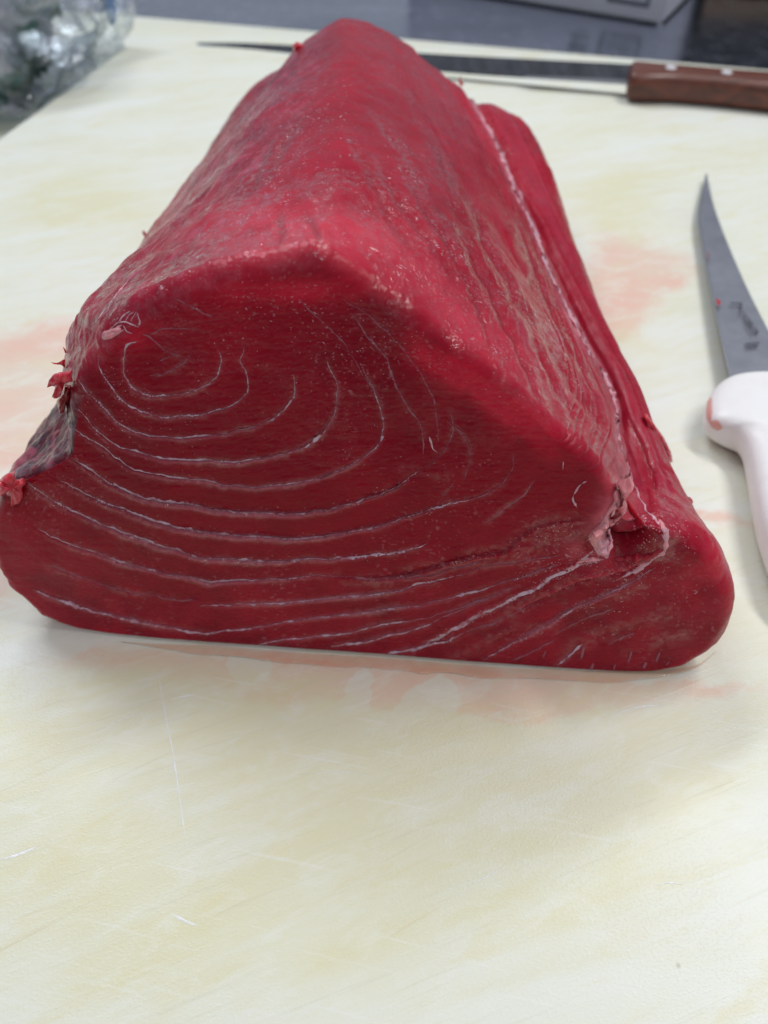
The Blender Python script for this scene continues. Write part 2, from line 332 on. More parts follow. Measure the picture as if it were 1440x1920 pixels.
# lower board and counter
A0 = G(235., 27., -0.09); LB = A0-ex*1.6
lower = slab('cutting_board', LB, 5.6, 4.4, -0.09, 0.06, M_BOARD2, (30, 30), 0.014)
tag(lower, 'second white board lying beneath, showing as a pale strip beyond the upper board', 'cutting board')
ZC = -0.155
counter = make_mesh('counter_top', [(-14, -6, ZC), (14, -6, ZC), (14, 14, ZC), (-14, 14, ZC)], [(0, 1, 2, 3)], M_STEEL, smooth=False)
counter['kind'] = 'structure'

# ------------------------------------------------------------------ tuna block
PLN = np.array([0.0, 0.0])
def FP(u, v):                    # on the leaning cut plane  Y = .605 - .085 X + .2 Z
    r = ray(u, v); o = np.array([0, 0, 1.]); nrm = np.array([0.085, 1, -0.2])
    t = (0.605-o@nrm)/(r@nrm); return r*t[..., None]+o
segF = [  # front outline in photo measurements, between the anchors
 ([(96, 1172), (44, 1138), (-6, 1080), (-22, 1015), (-12, 950), (10, 908)], 90),
 ([(10, 908), (58, 888), (100, 868), (124, 850)], 60),
 ([(124, 850), (122, 790), (130, 735), (150, 690), (185, 625)], 90),
 ([(185, 625), (240, 580), (320, 540), (400, 510), (500, 485), (598, 466)], 150),
 ([(598, 466), (690, 525), (800, 600), (940, 700), (1020, 772), (1065, 822)], 170),
 ([(1065, 822), (1110, 858), (1145, 900), (1170, 950)], 70),
 ([(1170, 950), (1195, 975), (1220, 985), (1248, 992)], 40),
 ([(1248, 992), (1306, 1016), (1360, 1056), (1388, 1110)], 60),
 ([(1388, 1110), (1394, 1158), (1380, 1204), (1346, 1236), (1290, 1258)], 70),
 ([(1290, 1258), (1140, 1272), (900, 1264), (700, 1248), (430, 1230), (240, 1210), (96, 1172)], 260)]
def front():
    out = []
    for pts, n in segF:
        p = resample(pts, n+1)[:-1]; q = FP(p[:, 0], p[:, 1]); out.append(q)
    q = np.vstack(out)
    q[:, 2] = np.maximum(q[:, 2], 0.0015)
    return q
secs = [  # (forward distance, section anchors with intermediate points)
 (0.80, [[(-.47, 0), (-.535, .06), (-.557, .12), (-.53, .21)], [(-.53, .21), (-.435, .29)], [(-.435, .29), (-.435, .36), (-.387, .44)], [(-.387, .44), (-.21, .535), (-.06, .58)],
         [(-.06, .58), (.06, .525), (.17, .44), (.25, .355)], [(.25, .355), (.31, .30), (.345, .25)], [(.345, .25), (.36, .21), (.39, .215)], [(.39, .215), (.425, .20), (.452, .162)], [(.452, .162), (.478, .08), (.45, 0)], [(.45, 0), (-.47, 0)]]),
 (0.95, [[(-.46, 0), (-.525, .06), (-.54, .11), (-.53, .18)], [(-.53, .18), (-.47, .25)], [(-.47, .25), (-.435, .33), (-.375, .42)], [(-.375, .42), (-.21, .515), (-.055, .572)],
         [(-.055, .572), (.06, .52), (.17, .43), (.25, .35)], [(.25, .35), (.30, .30), (.340, .248)], [(.340, .248), (.352, .205), (.385, .215)], [(.385, .215), (.41, .20), (.430, .165)], [(.430, .165), (.455, .09), (.43, 0)], [(.43, 0), (-.46, 0)]]),
 (1.3, [[(-.46, 0), (-.505, .06), (-.512, .11), (-.50, .165)], [(-.50, .165), (-.475, .22)], [(-.475, .22), (-.44, .275), (-.36, .345)], [(-.36, .345), (-.22, .47), (-.06, .54)],
        [(-.06, .54), (.05, .49), (.15, .41), (.22, .345)], [(.22, .345), (.26, .31), (.303, .262)], [(.303, .262), (.312, .225), (.35, .225)], [(.35, .225), (.378, .21), (.398, .182)], [(.398, .182), (.43, .09), (.41, 0)], [(.41, 0), (-.46, 0)]]),
 (1.65, [[(-.43, 0), (-.462, .06), (-.465, .11), (-.45, .17)], [(-.45, .17), (-.425, .215)], [(-.425, .215), (-.38, .27), (-.305, .335)], [(-.305, .335), (-.20, .43), (-.07, .50)],
         [(-.07, .50), (.04, .455), (.13, .39), (.19, .335)], [(.19, .335), (.22, .31), (.250, .282)], [(.250, .282), (.268, .25), (.31, .24)], [(.31, .24), (.37, .222), (.402, .178)], [(.402, .178), (.42, .08), (.41, 0)], [(.41, 0), (-.43, 0)]]),
 (1.95, [[(-.38, 0), (-.395, .06), (-.40, .11), (-.395, .18)], [(-.395, .18), (-.365, .245)], [(-.365, .245), (-.32, .295), (-.245, .345)], [(-.245, .345), (-.18, .405), (-.095, .452)],
         [(-.095, .452), (.01, .425), (.09, .37), (.14, .335)], [(.14, .335), (.165, .32), (.192, .302)], [(.192, .302), (.22, .275), (.275, .26)], [(.275, .26), (.345, .235), (.39, .18)], [(.39, .18), (.40, .08), (.39, 0)], [(.39, 0), (-.38, 0)]])]
ns = [n for _, n in segF]; NC = sum(ns)
sidx = np.concatenate([k+np.arange(n)/n for k, n in enumerate(ns)])
F0 = front()
S = []
for D, segs in secs:
    o = np.vstack([resample(np.array(p), n+1)[:-1] for p, n in zip(segs, ns)])
    # soften corners along the section a little
    S.append((D, o))
Cc = np.array([-0.04, 0.20])
st = [F0]                                        # stations as 3D loops
for D, o in S:
    Y = D-0.085*o[:, 0]+0.04*o[:, 1]; st.append(np.stack([o[:, 0], Y, np.maximum(o[:, 1], 0.0015)], -1))
for D, k in ((2.05, 0.9), (2.09, 0.72), (2.11, 0.35), (2.112, 0.02)):
    o = S[-1][1]; c = np.array([-0.01, 0.15]); q = c+(o-c)*[k, k]
    st.append(np.stack([q[:, 0], np.full(len(q), D)-0.085*q[:, 0], np.maximum(q[:, 1], 0.0015)], -1))
# fillet radius per column
rad = np.interp(sidx, [0, 1, 1.6, 2, 2.5, 3, 4, 5, 5.6, 6, 7, 8, 8.6, 9, 9.1, 9.9, 10], [.02, .02, .012, .012, .02, 0.024, .022, .018, .020, .015, .035, .045, .04, .02, .010, .010, .02])
back = np.array([-0.02, 0.98, 0.02])
Cf = FP(np.array(560.), np.array(880.))
st0 = st[0]+back*rad[:, None]
# stations -> rows, Catmull-Rom with chord parametrisation on mean Y
ctrl = [st0]+st[1:]
ys = np.array([c[:, 1].mean() for c in ctrl]); ys[-2:] += [0.02, 0.04]
rows = []
yy = np.concatenate([np.linspace(ys[0], ys[1], 110, endpoint=False), np.linspace(ys[1], ys[5], 220, endpoint=False), np.linspace(ys[5], ys[-1], 40)])
C = np.stack(ctrl); T = ys
tang = np.empty_like(C)
for k in range(len(C)):
    a, b = max(k-1, 0), min(k+1, len(C)-1); tang[k] = (C[b]-C[a])/(T[b]-T[a])
tang[0] = (C[1]-C[0])/(T[1]-T[0])
for y in yy:
    k = min(np.searchsorted(T, y, 'right')-1, len(T)-2); h = T[k+1]-T[k]; t = (y-T[k])/h
    rows.append((2*t**3-3*t**2+1)*C[k]+(t**3-2*t**2+t)*h*tang[k]+(-2*t**3+3*t**2)*C[k+1]+(t**3-t**2)*h*tang[k+1])
body = np.stack(rows[::-1])                       # from far end to the front
inw = Cf[None, :]-F0; inw /= np.linalg.norm(inw, axis=1)[:, None]
fil = []
for th in np.linspace(0, math.pi/2, 16)[1:]:
    fil.append(F0+back*(rad*(1-math.sin(th)))[:, None]+inw*(rad*(1-math.cos(th)))[:, None])
fil = np.stack(fil)
inner = F0+inw*rad[:, None]
fr_ = np.linspace(0, 1, 300)[1:-1]**1.0
cap = inner[None]+(Cf-inner)[None]*fr_[:, None, None]
V = np.concatenate([body, fil, cap]); nb_, nf_, nc_ = len(body), len(fil), len(cap)
nR = len(V)
capw = np.concatenate([np.zeros(nb_), np.linspace(0, 1, nf_)**2, np.ones(nc_)])[:, None]*np.ones((1, NC))
sid = np.ones((nR, 1))*sidx[None, :]
# smooth columns slightly (round the anchors), away from the ground
def ridgesmooth(A, it):
    w_ = (np.exp(-((sidx-4)/0.35)**2)+0.6*np.exp(-((sidx-3)/0.25)**2))[None, :, None]
    for _ in range(it): A = A*(1-w_*0.5)+w_*0.25*(np.roll(A, 1, 1)+np.roll(A, -1, 1))
    return A
def colsmooth(A, it):
    for _ in range(it): A = 0.5*A+0.25*(np.roll(A, 1, 1)+np.roll(A, -1, 1))
    return A
V[:nb_+nf_] = colsmooth(V[:nb_+nf_], 8)
Rb = V[:nb_].copy(); tw = sstep(0.70, 1.1, Rb[..., 1].mean(1))[:, None, None]
V[:nb_] = Rb*(1-tw)+ridgesmooth(Rb, 110)*tw
for k in range(26):                              # blend cap start to the smoothed rim
    pass
d0 = V[nb_+nf_-1]-inner
V[nb_+nf_:] += d0[None]*((1-fr_)**3)[:, None, None]
V[..., 2] = np.maximum(V[..., 2], 0.0015)
U, W, ZCAM = proj(V)

FAT = [  # polylines of the white lines on the cut face: points, width px, relief
 ([(278, 705), (300, 706), (330, 692), (348, 678), (362, 664)], 2.2, .3),
 ([(300, 676), (318, 668), (336, 660)], 1.2, .1),
 ([(262, 640), (240, 650), (231, 675), (234, 705), (252, 730), (280, 741), (315, 742), (350, 736), (385, 724), (408, 705), (414, 680), (410, 662)], 3.2, .6),
 ([(268, 626), (290, 640), (310, 655), (330, 668), (345, 678)], 1.8, .2),
 ([(280, 628), (310, 618), (345, 614), (378, 618)], 1.3, .1),
 ([(184, 665), (190, 695), (215, 735), (240, 760), (275, 775), (320, 782), (370, 778), (410, 768), (445, 755), (463, 735), (463, 705), (453, 680), (458, 650)], 3.4, .7),
 ([(138, 700), (165, 735), (200, 770), (235, 800), (270, 815), (310, 820), (360, 820), (420, 812), (470, 802), (510, 785), (540, 760), (552, 735), (550, 700)], 3.8, .8),
 ([(147, 768), (175, 800), (215, 832), (255, 846), (300, 858), (360, 862), (430, 865), (490, 860), (540, 850), (580, 835), (605, 812), (625, 785), (632, 750), (628, 710), (615, 680)], 3.8, .9),
 ([(138, 806), (180, 830), (225, 865), (270, 885), (320, 895), (370, 900), (430, 910), (500, 912), (560, 905), (610, 892), (660, 870), (700, 845), (718, 815), (715, 780), (700, 730), (675, 680)], 3.4, .9),
 ([(135, 858), (175, 885), (210, 910), (255, 928), (310, 942), (365, 948), (420, 958), (500, 962), (570, 962), (640, 950), (700, 930), (745, 912), (785, 885)], 7.0, 1.9),
 ([(112, 900), (150, 920), (200, 945), (260, 965), (320, 985), (380, 998), (450, 1003), (500, 1008), (560, 1010), (610, 1005), (660, 997), (720, 985), (790, 960), (830, 947), (880, 937)], 6.2, 1.8),
 ([(50, 903), (90, 935), (150, 965), (200, 985), (260, 1008), (320, 1028), (380, 1045), (440, 1050), (510, 1053), (560, 1050), (620, 1048), (680, 1043), (740, 1035), (800, 1022)], 6.2, 1.3),
 ([(70, 990), (120, 1015), (175, 1035), (230, 1055), (290, 1070), (350, 1083), (400, 1090), (450, 1088), (520, 1087), (590, 1080), (640, 1082)], 3.0, 1.2),
 ([(80, 1055), (140, 1078), (200, 1100), (250, 1112), (290, 1118)], 2.0, .5),
 ([(375, 1137), (430, 1134), (500, 1132), (545, 1128), (600, 1122), (660, 1118), (700, 1116), (740, 1110), (790, 1095), (850, 1080)], 4.6, 1.0),
 ([(60, 1105), (110, 1125), (160, 1142), (210, 1155), (270, 1170), (330, 1180), (390, 1188), (420, 1184)], 4.6, .9),
 ([(400, 1186), (460, 1180), (510, 1172), (540, 1166), (600, 1156), (700, 1147), (780, 1135), (850, 1120), (930, 1098)], 4.0, .9),
 ([(420, 1215), (480, 1208), (540, 1200), (600, 1192), (650, 1188), (720, 1172), (800, 1158)], 3.6, .7),
 ([(620, 1212), (680, 1205), (720, 1195), (760, 1185), (800, 1172), (825, 1160)], 4.6, .8),
 ([(770, 1222), (800, 1208), (860, 1175), (910, 1150), (960, 1125), (1000, 1105), (1030, 1085), (1060, 1072), (1090, 1058), (1130, 1050)], 6.5, -1.6),
 ([(690, 1234), (760, 1220), (820, 1207), (870, 1188)], 3.6, .7),
 ([(905, 1240), (960, 1208), (1020, 1178), (1080, 1142), (1130, 1118), (1180, 1092), (1230, 1062)], 3.2, 1.6),
 ([(1036, 1256), (1060, 1235), (1090, 1210)], 3.0, .6),
 ([(660, 590), (690, 632), (722, 668), (740, 720), (765, 762), (790, 800), (796, 852)], 2.2, .3),
 ([(560, 560), (600, 600), (640, 640), (680, 700), (712, 745)], 1.4, .2),
 ([(840, 790), (870, 820), (882, 860), (870, 900)], 1.6, .3),
 ([(1000, 900), (980, 930), (945, 955), (905, 985)], 2.0, .5),
 ([(850, 905), (830, 930), (820, 945)], 2.0, .3),
 ([(330, 560), (360, 578), (400, 592)], 1.6, .2),
 ([(640, 560), (700, 600), (760, 660), (800, 720), (820, 780), (822, 830)], 1.5, .2),
 ([(785, 885), (830, 850), (850, 805), (845, 770)], 1.3, .2),
 ([(880, 937), (930, 915), (960, 880), (965, 850)], 1.6, .3),
 ([(640, 1082), (720, 1085), (800, 1078), (860, 1062), (930, 1052)], 2.4, .6),
 ([(290, 1118), (330, 1124), (372, 1126)], 1.6, .3),
 ([(850, 1080), (920, 1062), (990, 1050), (1050, 1040)], 2.2, .5),
 ([(930, 1098), (990, 1078), (1050, 1060)], 2.2, .5),
 ([(800, 1158), (860, 1140), (920, 1120), (970, 1100)], 2.2, .5),
 ([(825, 1160), (880, 1138), (940, 1112)], 2.0, .4),
 ([(870, 1188), (930, 1165), (985, 1140)], 2.0, .4),
 ([(1040, 1190), (1100, 1160), (1150, 1140)], 1.8, .4), ([(960, 1240), (1000, 1222), (1040, 1200)], 1.8, .4), ([(1140, 1210), (1190, 1188)], 1.6, .3),
]
EXTRA = [  # creases without fat: points, relief
 ([(640, 1084), (700, 1086), (760, 1080), (830, 1060), (880, 1048), (940, 1035), (985, 1005), (1030, 985), (1080, 975)], -3.0),
 ([(800, 1075), (900, 1050), (960, 1040), (1040, 1012), (1090, 1000)], 1.6),
 ([(960, 1150), (1040, 1110), (1100, 1085), (1160, 1072), (1240, 1040)], 5.0),
 ([(1000, 1180), (1060, 1150), (1120, 1128), (1200, 1105)], 1.6),
 ([(840, 1240), (920, 1205), (1000, 1172), (1060, 1140)], 1.4),
 ([(1060, 1225), (1120, 1195), (1180, 1175), (1260, 1150)], 1.4),
 ([(1180, 1230), (1240, 1200), (1290, 1190)], 1.2),
 ([(880, 1225), (940, 1195), (1000, 1165)], 1.3),
 ([(760, 880), (800, 900), (830, 895)], .6),
]
def seg_dist(u, v, pts, reach, skip=None):
    """signed distance (px) to a polyline and a fade along it; positive = below"""
    p = resample(pts, max(8, int(len(pts)*4))); best = np.full(u.shape, 1e9); sg = np.zeros(u.shape); par = np.zeros(u.shape)
    m_ = (u > p[:, 0].min()-reach) & (u < p[:, 0].max()+reach) & (v > p[:, 1].min()-reach) & (v < p[:, 1].max()+reach)
    if skip is not None: m_ &= skip
    uu, vv = u[m_], v[m_]; b = np.full(uu.shape, 1e9); s = np.zeros(uu.shape); pr = np.zeros(uu.shape); n = len(p)-1
    for k in range(n):
        a = p[k]; d = p[k+1]-a; L2 = d@d+1e-9; t = np.clip(((uu-a[0])*d[0]+(vv-a[1])*d[1])/L2, 0, 1)
        du, dv = uu-a[0]-t*d[0], vv-a[1]-t*d[1]; dd = np.hypot(du, dv); c = d[0]*dv-d[1]*du
        w_ = dd < b; b[w_] = dd[w_]; s[w_] = np.sign(c[w_]); pr[w_] = (k+t[w_])/n
    best[m_] = b; sg[m_] = s; par[m_] = pr
    return best, sg, par
face = capw > 0.02
disp = np.zeros(U.shape); px = ZCAM/F
wobU = U+fbm(np.stack([U/28, W/28, U*0], -1), 3, 21)*2.2; wobW = W+fbm(np.stack([U/28, W/28, U*0+9], -1), 3, 22)*2.2
linef = np.zeros(U.shape)
for pts, wd, rel in FAT:
    d, s, pr = seg_dist(wobU, wobW, pts, 40, face); fade = np.sin(np.clip(pr*1.0, 0.02, .98)*math.pi)**0.5
    prof_ = np.where(s > 0, 2.6*np.exp(-(d/15)), -2.6*np.exp(-(d/12))) if rel > 0 else np.where(s > 0, -4.2*np.exp(-(d/11)), 3.2*np.exp(-(d/14)))
    disp += abs(rel)*fade*px*prof_*np.where(d < 60, 1, 0)*capw
    linef = np.maximum(linef, fade*np.exp(-(d/6)**2)*min(abs(rel), 1))
for pts, rel in EXTRA:
    d, s, pr = seg_dist(wobU, wobW, pts, 60, face); fade = np.sin(np.clip(pr, 0.02, .98)*math.pi)**0.5
    disp += abs(rel)*fade*px*(1 if rel > 0 else -1)*np.where(s > 0, -1.8*np.exp(-(d/12)), 1.4*np.exp(-(d/12)))*np.where(d < 80, 1, 0)*capw
# raised terrace left of centre bottom, pocket beside the seam
pocket = blob(U, W, 1172, 992, 26, 40, 25); disp -= 0.075*pocket
disp += 0.012*blob(U, W, 1128, 985, 30, 50, 30)*capw
disp += 0.010*blob(U, W, 1235, 1010, 26, 34, 0)
disp += 0.006*blob(U, W, 960, 1045, 36, 30, 0)*capw+0.004*blob(U, W, 395, 1095, 26, 16)*capw-0.004*blob(U, W, 365, 1120, 40, 8, -20)*capw
wet = np.clip(linef*0.9, 0, 1)
for pts, rel in EXTRA:
    d, s, pr = seg_dist(wobU, wobW, pts, 40, face); wet = np.maximum(wet, np.exp(-(d/12)**2)*min(1, abs(rel)/2.5))
wet = np.maximum(wet, blob(U, W, 1205, 1010, 60, 50)*0.9)
# general unevenness
Pn = V
disp += 0.005*fbm(Pn*5, 3, 31)+0.0014*fbm(Pn*16, 3, 32)
fib = fbm(np.stack([U/46, W/8, U*0], -1), 3, 41); disp += capw*0.0004*fib
fib2 = fbm(np.stack([U/9+W/14, W/5, U*0], -1), 2, 43); disp += capw*0.00025*fib2
bodyw = 1-capw
yv = V[..., 1]
longi = fbm(np.stack([sid*6+yv*2, yv*1.7, sid*0], -1), 4, 51)
right = sstep(4.0, 4.3, sid)*(1-sstep(7.9, 8.1, sid))
left = (1-sstep(3.6, 4.0, sid))
disp += bodyw*right*0.003*longi*sstep(0.6, 0.9, yv)
ridged = 1-np.abs(fbm(np.stack([sid*12+yv*1.5, yv*2.5, sid*0+3], -1), 2, 53))
disp += bodyw*right*0.003*(ridged**6)*(-1)*sstep(4.5, 5.0, sid)*(1-sstep(5.6, 6, sid))
grain = fbm(np.stack([V[..., 0]*60, V[..., 1]*26, V[..., 2]*60], -1), 3, 55); disp += bodyw*left*0.0011*grain
skin = (1-sstep(2.15, 2.75, sid))*sstep(0.75, 1.0, sid)*(1-0.75*sstep(1.0, 1.25, yv))*sstep(0.0, 0.4, bodyw)
disp += skin*0.0035*fbm(V*np.array([26., 9., 32.]), 4, 57)
edgeb = np.exp(-((capw-0.1)/0.45)**2)*(V[..., 1] < 0.9)*(sid < 2.9)
disp += edgeb*0.0035*fbm(V*np.array([38., 20., 38.]), 3, 158)+0.0018*np.exp(-((capw-0.1)/0.45)**2)*(sid > 6.5)*(V[..., 1] < 0.8)*fbm(V*np.array([34., 20., 34.]), 3, 159)
rimw = np.exp(-((np.clip(capw, 0, 1)-0.15)/0.5)**2)*sstep(2.8, 3.2, sid)*(1-sstep(4.9, 5.3, sid))*(V[..., 1] < 0.95)
disp += rimw*0.0007*fbm(V*np.array([60., 30., 60.]), 3, 58)
wet = np.clip(wet+bodyw*(0.22*left+0.14*right)+rimw*1.2, 0, 1)*np.clip(0.55+1.1*fbm(V*np.array([22., 14., 30.]), 4, 59), 0, 1)
CH = [([(860, 440), (910, 520), (950, 600), (985, 680), (1010, 760)], 3.2), ([(900, 440), (960, 540), (1010, 630), (1050, 720), (1085, 800)], 3.6), ([(930, 480), (985, 570), (1040, 650), (1090, 730), (1122, 800), (1112, 852)], 3.0),
      ([(830, 430), (870, 520), (905, 600), (930, 660)], 2.4), ([(740, 300), (820, 430), (870, 520)], 2.0), ([(800, 250), (870, 380), (930, 480)], 2.2), ([(960, 420), (1020, 540), (1075, 640), (1120, 730)], 2.2), ([(700, 200), (760, 300), (800, 380)], 2.0),
      ([(655, 250), (690, 330), (740, 420), (790, 500)], 1.8), ([(690, 300), (740, 370), (800, 450), (860, 540)], 1.8), ([(1200, 900), (1230, 960), (1290, 1020)], 1.6), ([(1180, 800), (1215, 880), (1260, 950)], 1.8),
      ([(500, 330), (520, 290), (560, 240)], 2.4), ([(440, 380), (480, 330), (510, 270)], 2.0), ([(600, 470), (590, 440), (575, 410)], 2.5), ([(520, 460), (528, 430), (520, 400)], 2.0)]
wchan = np.zeros(U.shape)
vis = (nb_ > 0)
for pts, amp in CH:
    dd_, sg_, pr_c = seg_dist(wobU+fbm(np.stack([U/60, W/60, U*0+4], -1), 3, 121)*7, wobW, pts, 40, sid > 3.2); fd = np.sin(np.clip(pr_c, .02, .98)*math.pi)**0.5
    disp -= amp*1.5*px*fd*np.exp(-(dd_/6.5)**2)*bodyw; disp += amp*0.8*px*fd*np.exp(-((dd_-13)/8)**2)*bodyw*(dd_ < 60); wchan = np.maximum(wchan, fd*np.exp(-(dd_/8)**2)*bodyw)
wet = np.clip(wet+wchan*0.8, 0, 1)
# seam groove beside the fat lip
SEAM = [(868, 150), (900, 215), (930, 270), (950, 315), (970, 370), (1000, 420), (1020, 480), (1045, 540), (1075, 600), (1095, 640), (1120, 680), (1140, 720), (1155, 760), (1158, 800), (1166, 840), (1180, 880), (1186, 905)]
d, s, pr = seg_dist(U, W, SEAM, 60, sid > 4)
disp += np.where(s < 0, -6.0*np.exp(-((d-7)/8)**2), 1.5*np.exp(-(d/10)**2))*px*np.where(d < 60, 1, 0)*(sid > 4)
# normals
tmp = make_mesh('tmp', V, grid_quads(nR, NC, True), None)
nrm = np.empty(nR*NC*3, np.float32); tmp.data.vertex_normals.foreach_get('vector', nrm); nrm = nrm.reshape(nR, NC, 3)
me = tmp.data; bpy.data.objects.remove(tmp); bpy.data.meshes.remove(me)
camdir = np.array([0, 0, 1.])-V
if (nrm*camdir).sum(-1)[nb_+nf_+10:].mean() < 0: nrm = -nrm; FLIP = True
else: FLIP = False
keep = sstep(0.0, 0.03, V[..., 2])
V2 = V+nrm*(disp*np.maximum(keep, 0.15))[..., None]
# scalloped lower left rim
V2[..., 2] = np.maximum(V2[..., 2], 0.0012)
# tint = the flesh's colour, with some glow, bounce and glints painted in
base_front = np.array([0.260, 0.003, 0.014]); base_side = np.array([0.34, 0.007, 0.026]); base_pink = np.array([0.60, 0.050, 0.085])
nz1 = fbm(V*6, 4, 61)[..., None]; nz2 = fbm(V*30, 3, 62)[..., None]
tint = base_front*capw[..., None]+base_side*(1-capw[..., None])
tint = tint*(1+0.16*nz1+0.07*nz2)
# lower bands painted paler and browner, imitating light bounced off the board
low = (sstep(0.28, 0.05, V[..., 2])*capw)[..., None]; low = np.clip(low, 0, 1)
tint = tint*(1-low)+np.array([0.29, 0.010, 0.024])*(1+0.2*nz2)*low
# bloodline side: purple grey
pk = skin[..., None]*np.clip(0.85+0.3*nz2, 0, 1)
streak = np.clip(fbm(V*np.array([60., 14., 90.]), 4, 64)*1.3, 0, 1)[..., None]
tint = tint*(1-pk)+(np.array([0.045, 0.014, 0.026])*(1-streak)+np.array([0.15, 0.12, 0.15])*streak)*pk
# left top face: purplish mottled, more towards the far end
lt = (left*bodyw*sstep(2.6, 3.0, sid)*(0.35+0.5*sstep(0.9, 1.6, yv)))[..., None]
mot = np.clip(0.5+fbm(V*np.array([26., 18., 26.]), 4, 66), 0, 1)[..., None]
tint = tint*(1-lt)+(np.array([0.22, 0.010, 0.035])*(1-mot)+np.array([0.36, 0.022, 0.055])*mot)*lt
# pinker rim along ridge front
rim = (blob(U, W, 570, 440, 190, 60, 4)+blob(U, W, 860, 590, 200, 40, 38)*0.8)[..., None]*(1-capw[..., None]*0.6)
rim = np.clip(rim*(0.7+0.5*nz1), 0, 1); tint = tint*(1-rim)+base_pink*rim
# fascia film on right flank
fas = (right*bodyw*sstep(4.8, 5.3, sid))[..., None]*np.clip(longi*1.2, 0, 1)[..., None]*0.3
tint = tint*(1-fas)+np.array([0.40, 0.04, 0.085])*fas
glow = sum(blob(U, W, cx, cy, 52, 26, 42) for cx, cy in ((800, 665), (860, 700), (920, 745), (975, 785), (1020, 820)))  # translucent edge glow painted into the tint as brighter red
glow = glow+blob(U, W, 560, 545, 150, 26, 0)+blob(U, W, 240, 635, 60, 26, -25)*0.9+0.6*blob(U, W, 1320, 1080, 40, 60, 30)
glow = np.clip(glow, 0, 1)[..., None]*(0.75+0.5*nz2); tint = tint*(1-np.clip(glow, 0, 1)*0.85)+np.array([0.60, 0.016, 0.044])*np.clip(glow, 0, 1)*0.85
sd_, ss_, _p = seg_dist(U, W, SEAM, 30, sid > 4); sm = (np.exp(-(sd_/6)**2)*0.6*np.clip(0.7+nz2[..., 0], 0, 1))[..., None]; tint = tint*(1-sm)+np.array([0.62, 0.24, 0.30])*sm
film = np.clip(blob(U, W, 1010, 620, 60, 170, -28)*0.9*(0.5+fbm(np.stack([U/14, W/40, U*0+8], -1), 4, 131)*1.2), 0, 1)*bodyw*(1-wchan)*0.6
film = film[..., None]; tint = tint*(1-film)+np.array([0.38, 0.045, 0.085])*film
flk = (sstep(0.25, 0.6, fbm(V*np.array([70., 40., 70.]), 3, 133))*left*bodyw*0.5)[..., None]; tint = tint*(1-flk)+np.array([0.48, 0.10, 0.16])*flk
drk = (sstep(0.2, 0.7, fbm(V*np.array([34., 22., 34.]), 3, 135))*left*bodyw*0.3)[..., None]; tint = tint*(1-drk)+np.array([0.16, 0.004, 0.014])*drk
wc = (wchan*0.55)[..., None]; tint = tint*(1-wc)+np.array([0.30, 0.006, 0.02])*wc
pkc = np.clip((blob(U, W, 1150, 960, 30, 80, 20)+blob(U, W, 1100, 1020, 30, 16, -30))*(0.6+nz2[..., 0]), 0, 0.8)[..., None]; tint = tint*(1-pkc)+np.array([0.60, 0.12, 0.15])*pkc
lf = (linef**2*0.62)[..., None]; tint = tint*(1-lf)+np.array([0.46, 0.14, 0.18])*lf
speck = (sstep(0.72, 0.85, vnoise(np.stack([U/4.2, W/3.2, U*0], -1), 71))*0.4+sstep(0.78, 0.9, vnoise(np.stack([U/8.5, W/4.5, U*0+3], -1), 73))*0.3)*capw*np.clip(0.5+fbm(np.stack([U/130, W/130, U*0], -1), 2, 74)*1.6, 0, 1)  # pale specks painted into the cut face as small glints
tint = tint*(1-speck[..., None])+np.array([0.5, 0.2, 0.24])*speck[..., None]
tint = np.clip(tint, 0.002, 1)
tuna = thing('tuna_loin', 'large dark red wedge of raw tuna loin, its cut face ringed with white lines', 'tuna')
q = grid_quads(nR, NC, True, FLIP)
last = (nR-1)*NC+np.arange(NC); cidx = nR*NC
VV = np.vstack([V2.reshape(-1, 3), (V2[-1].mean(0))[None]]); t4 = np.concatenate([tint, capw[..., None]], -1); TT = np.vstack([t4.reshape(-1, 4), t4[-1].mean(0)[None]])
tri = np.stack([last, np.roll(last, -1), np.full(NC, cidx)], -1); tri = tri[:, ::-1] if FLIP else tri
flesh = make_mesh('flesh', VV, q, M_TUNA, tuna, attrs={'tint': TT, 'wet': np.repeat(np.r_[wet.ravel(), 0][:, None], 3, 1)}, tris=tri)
bpy.context.view_layer.update()
dg = bpy.context.evaluated_depsgraph_get(); fe = flesh.evaluated_get(dg)
org = Vector((0, 0, H))
def cast(u, v):
    r = ray(u, v); ok, loc, no, _ = fe.ray_cast(org, Vector(r).normalized())
    if not ok: return None
    no = Vector(no)
    if no.dot(org-loc) < 0: no = -no
    return np.array(loc)/H, np.array(no)
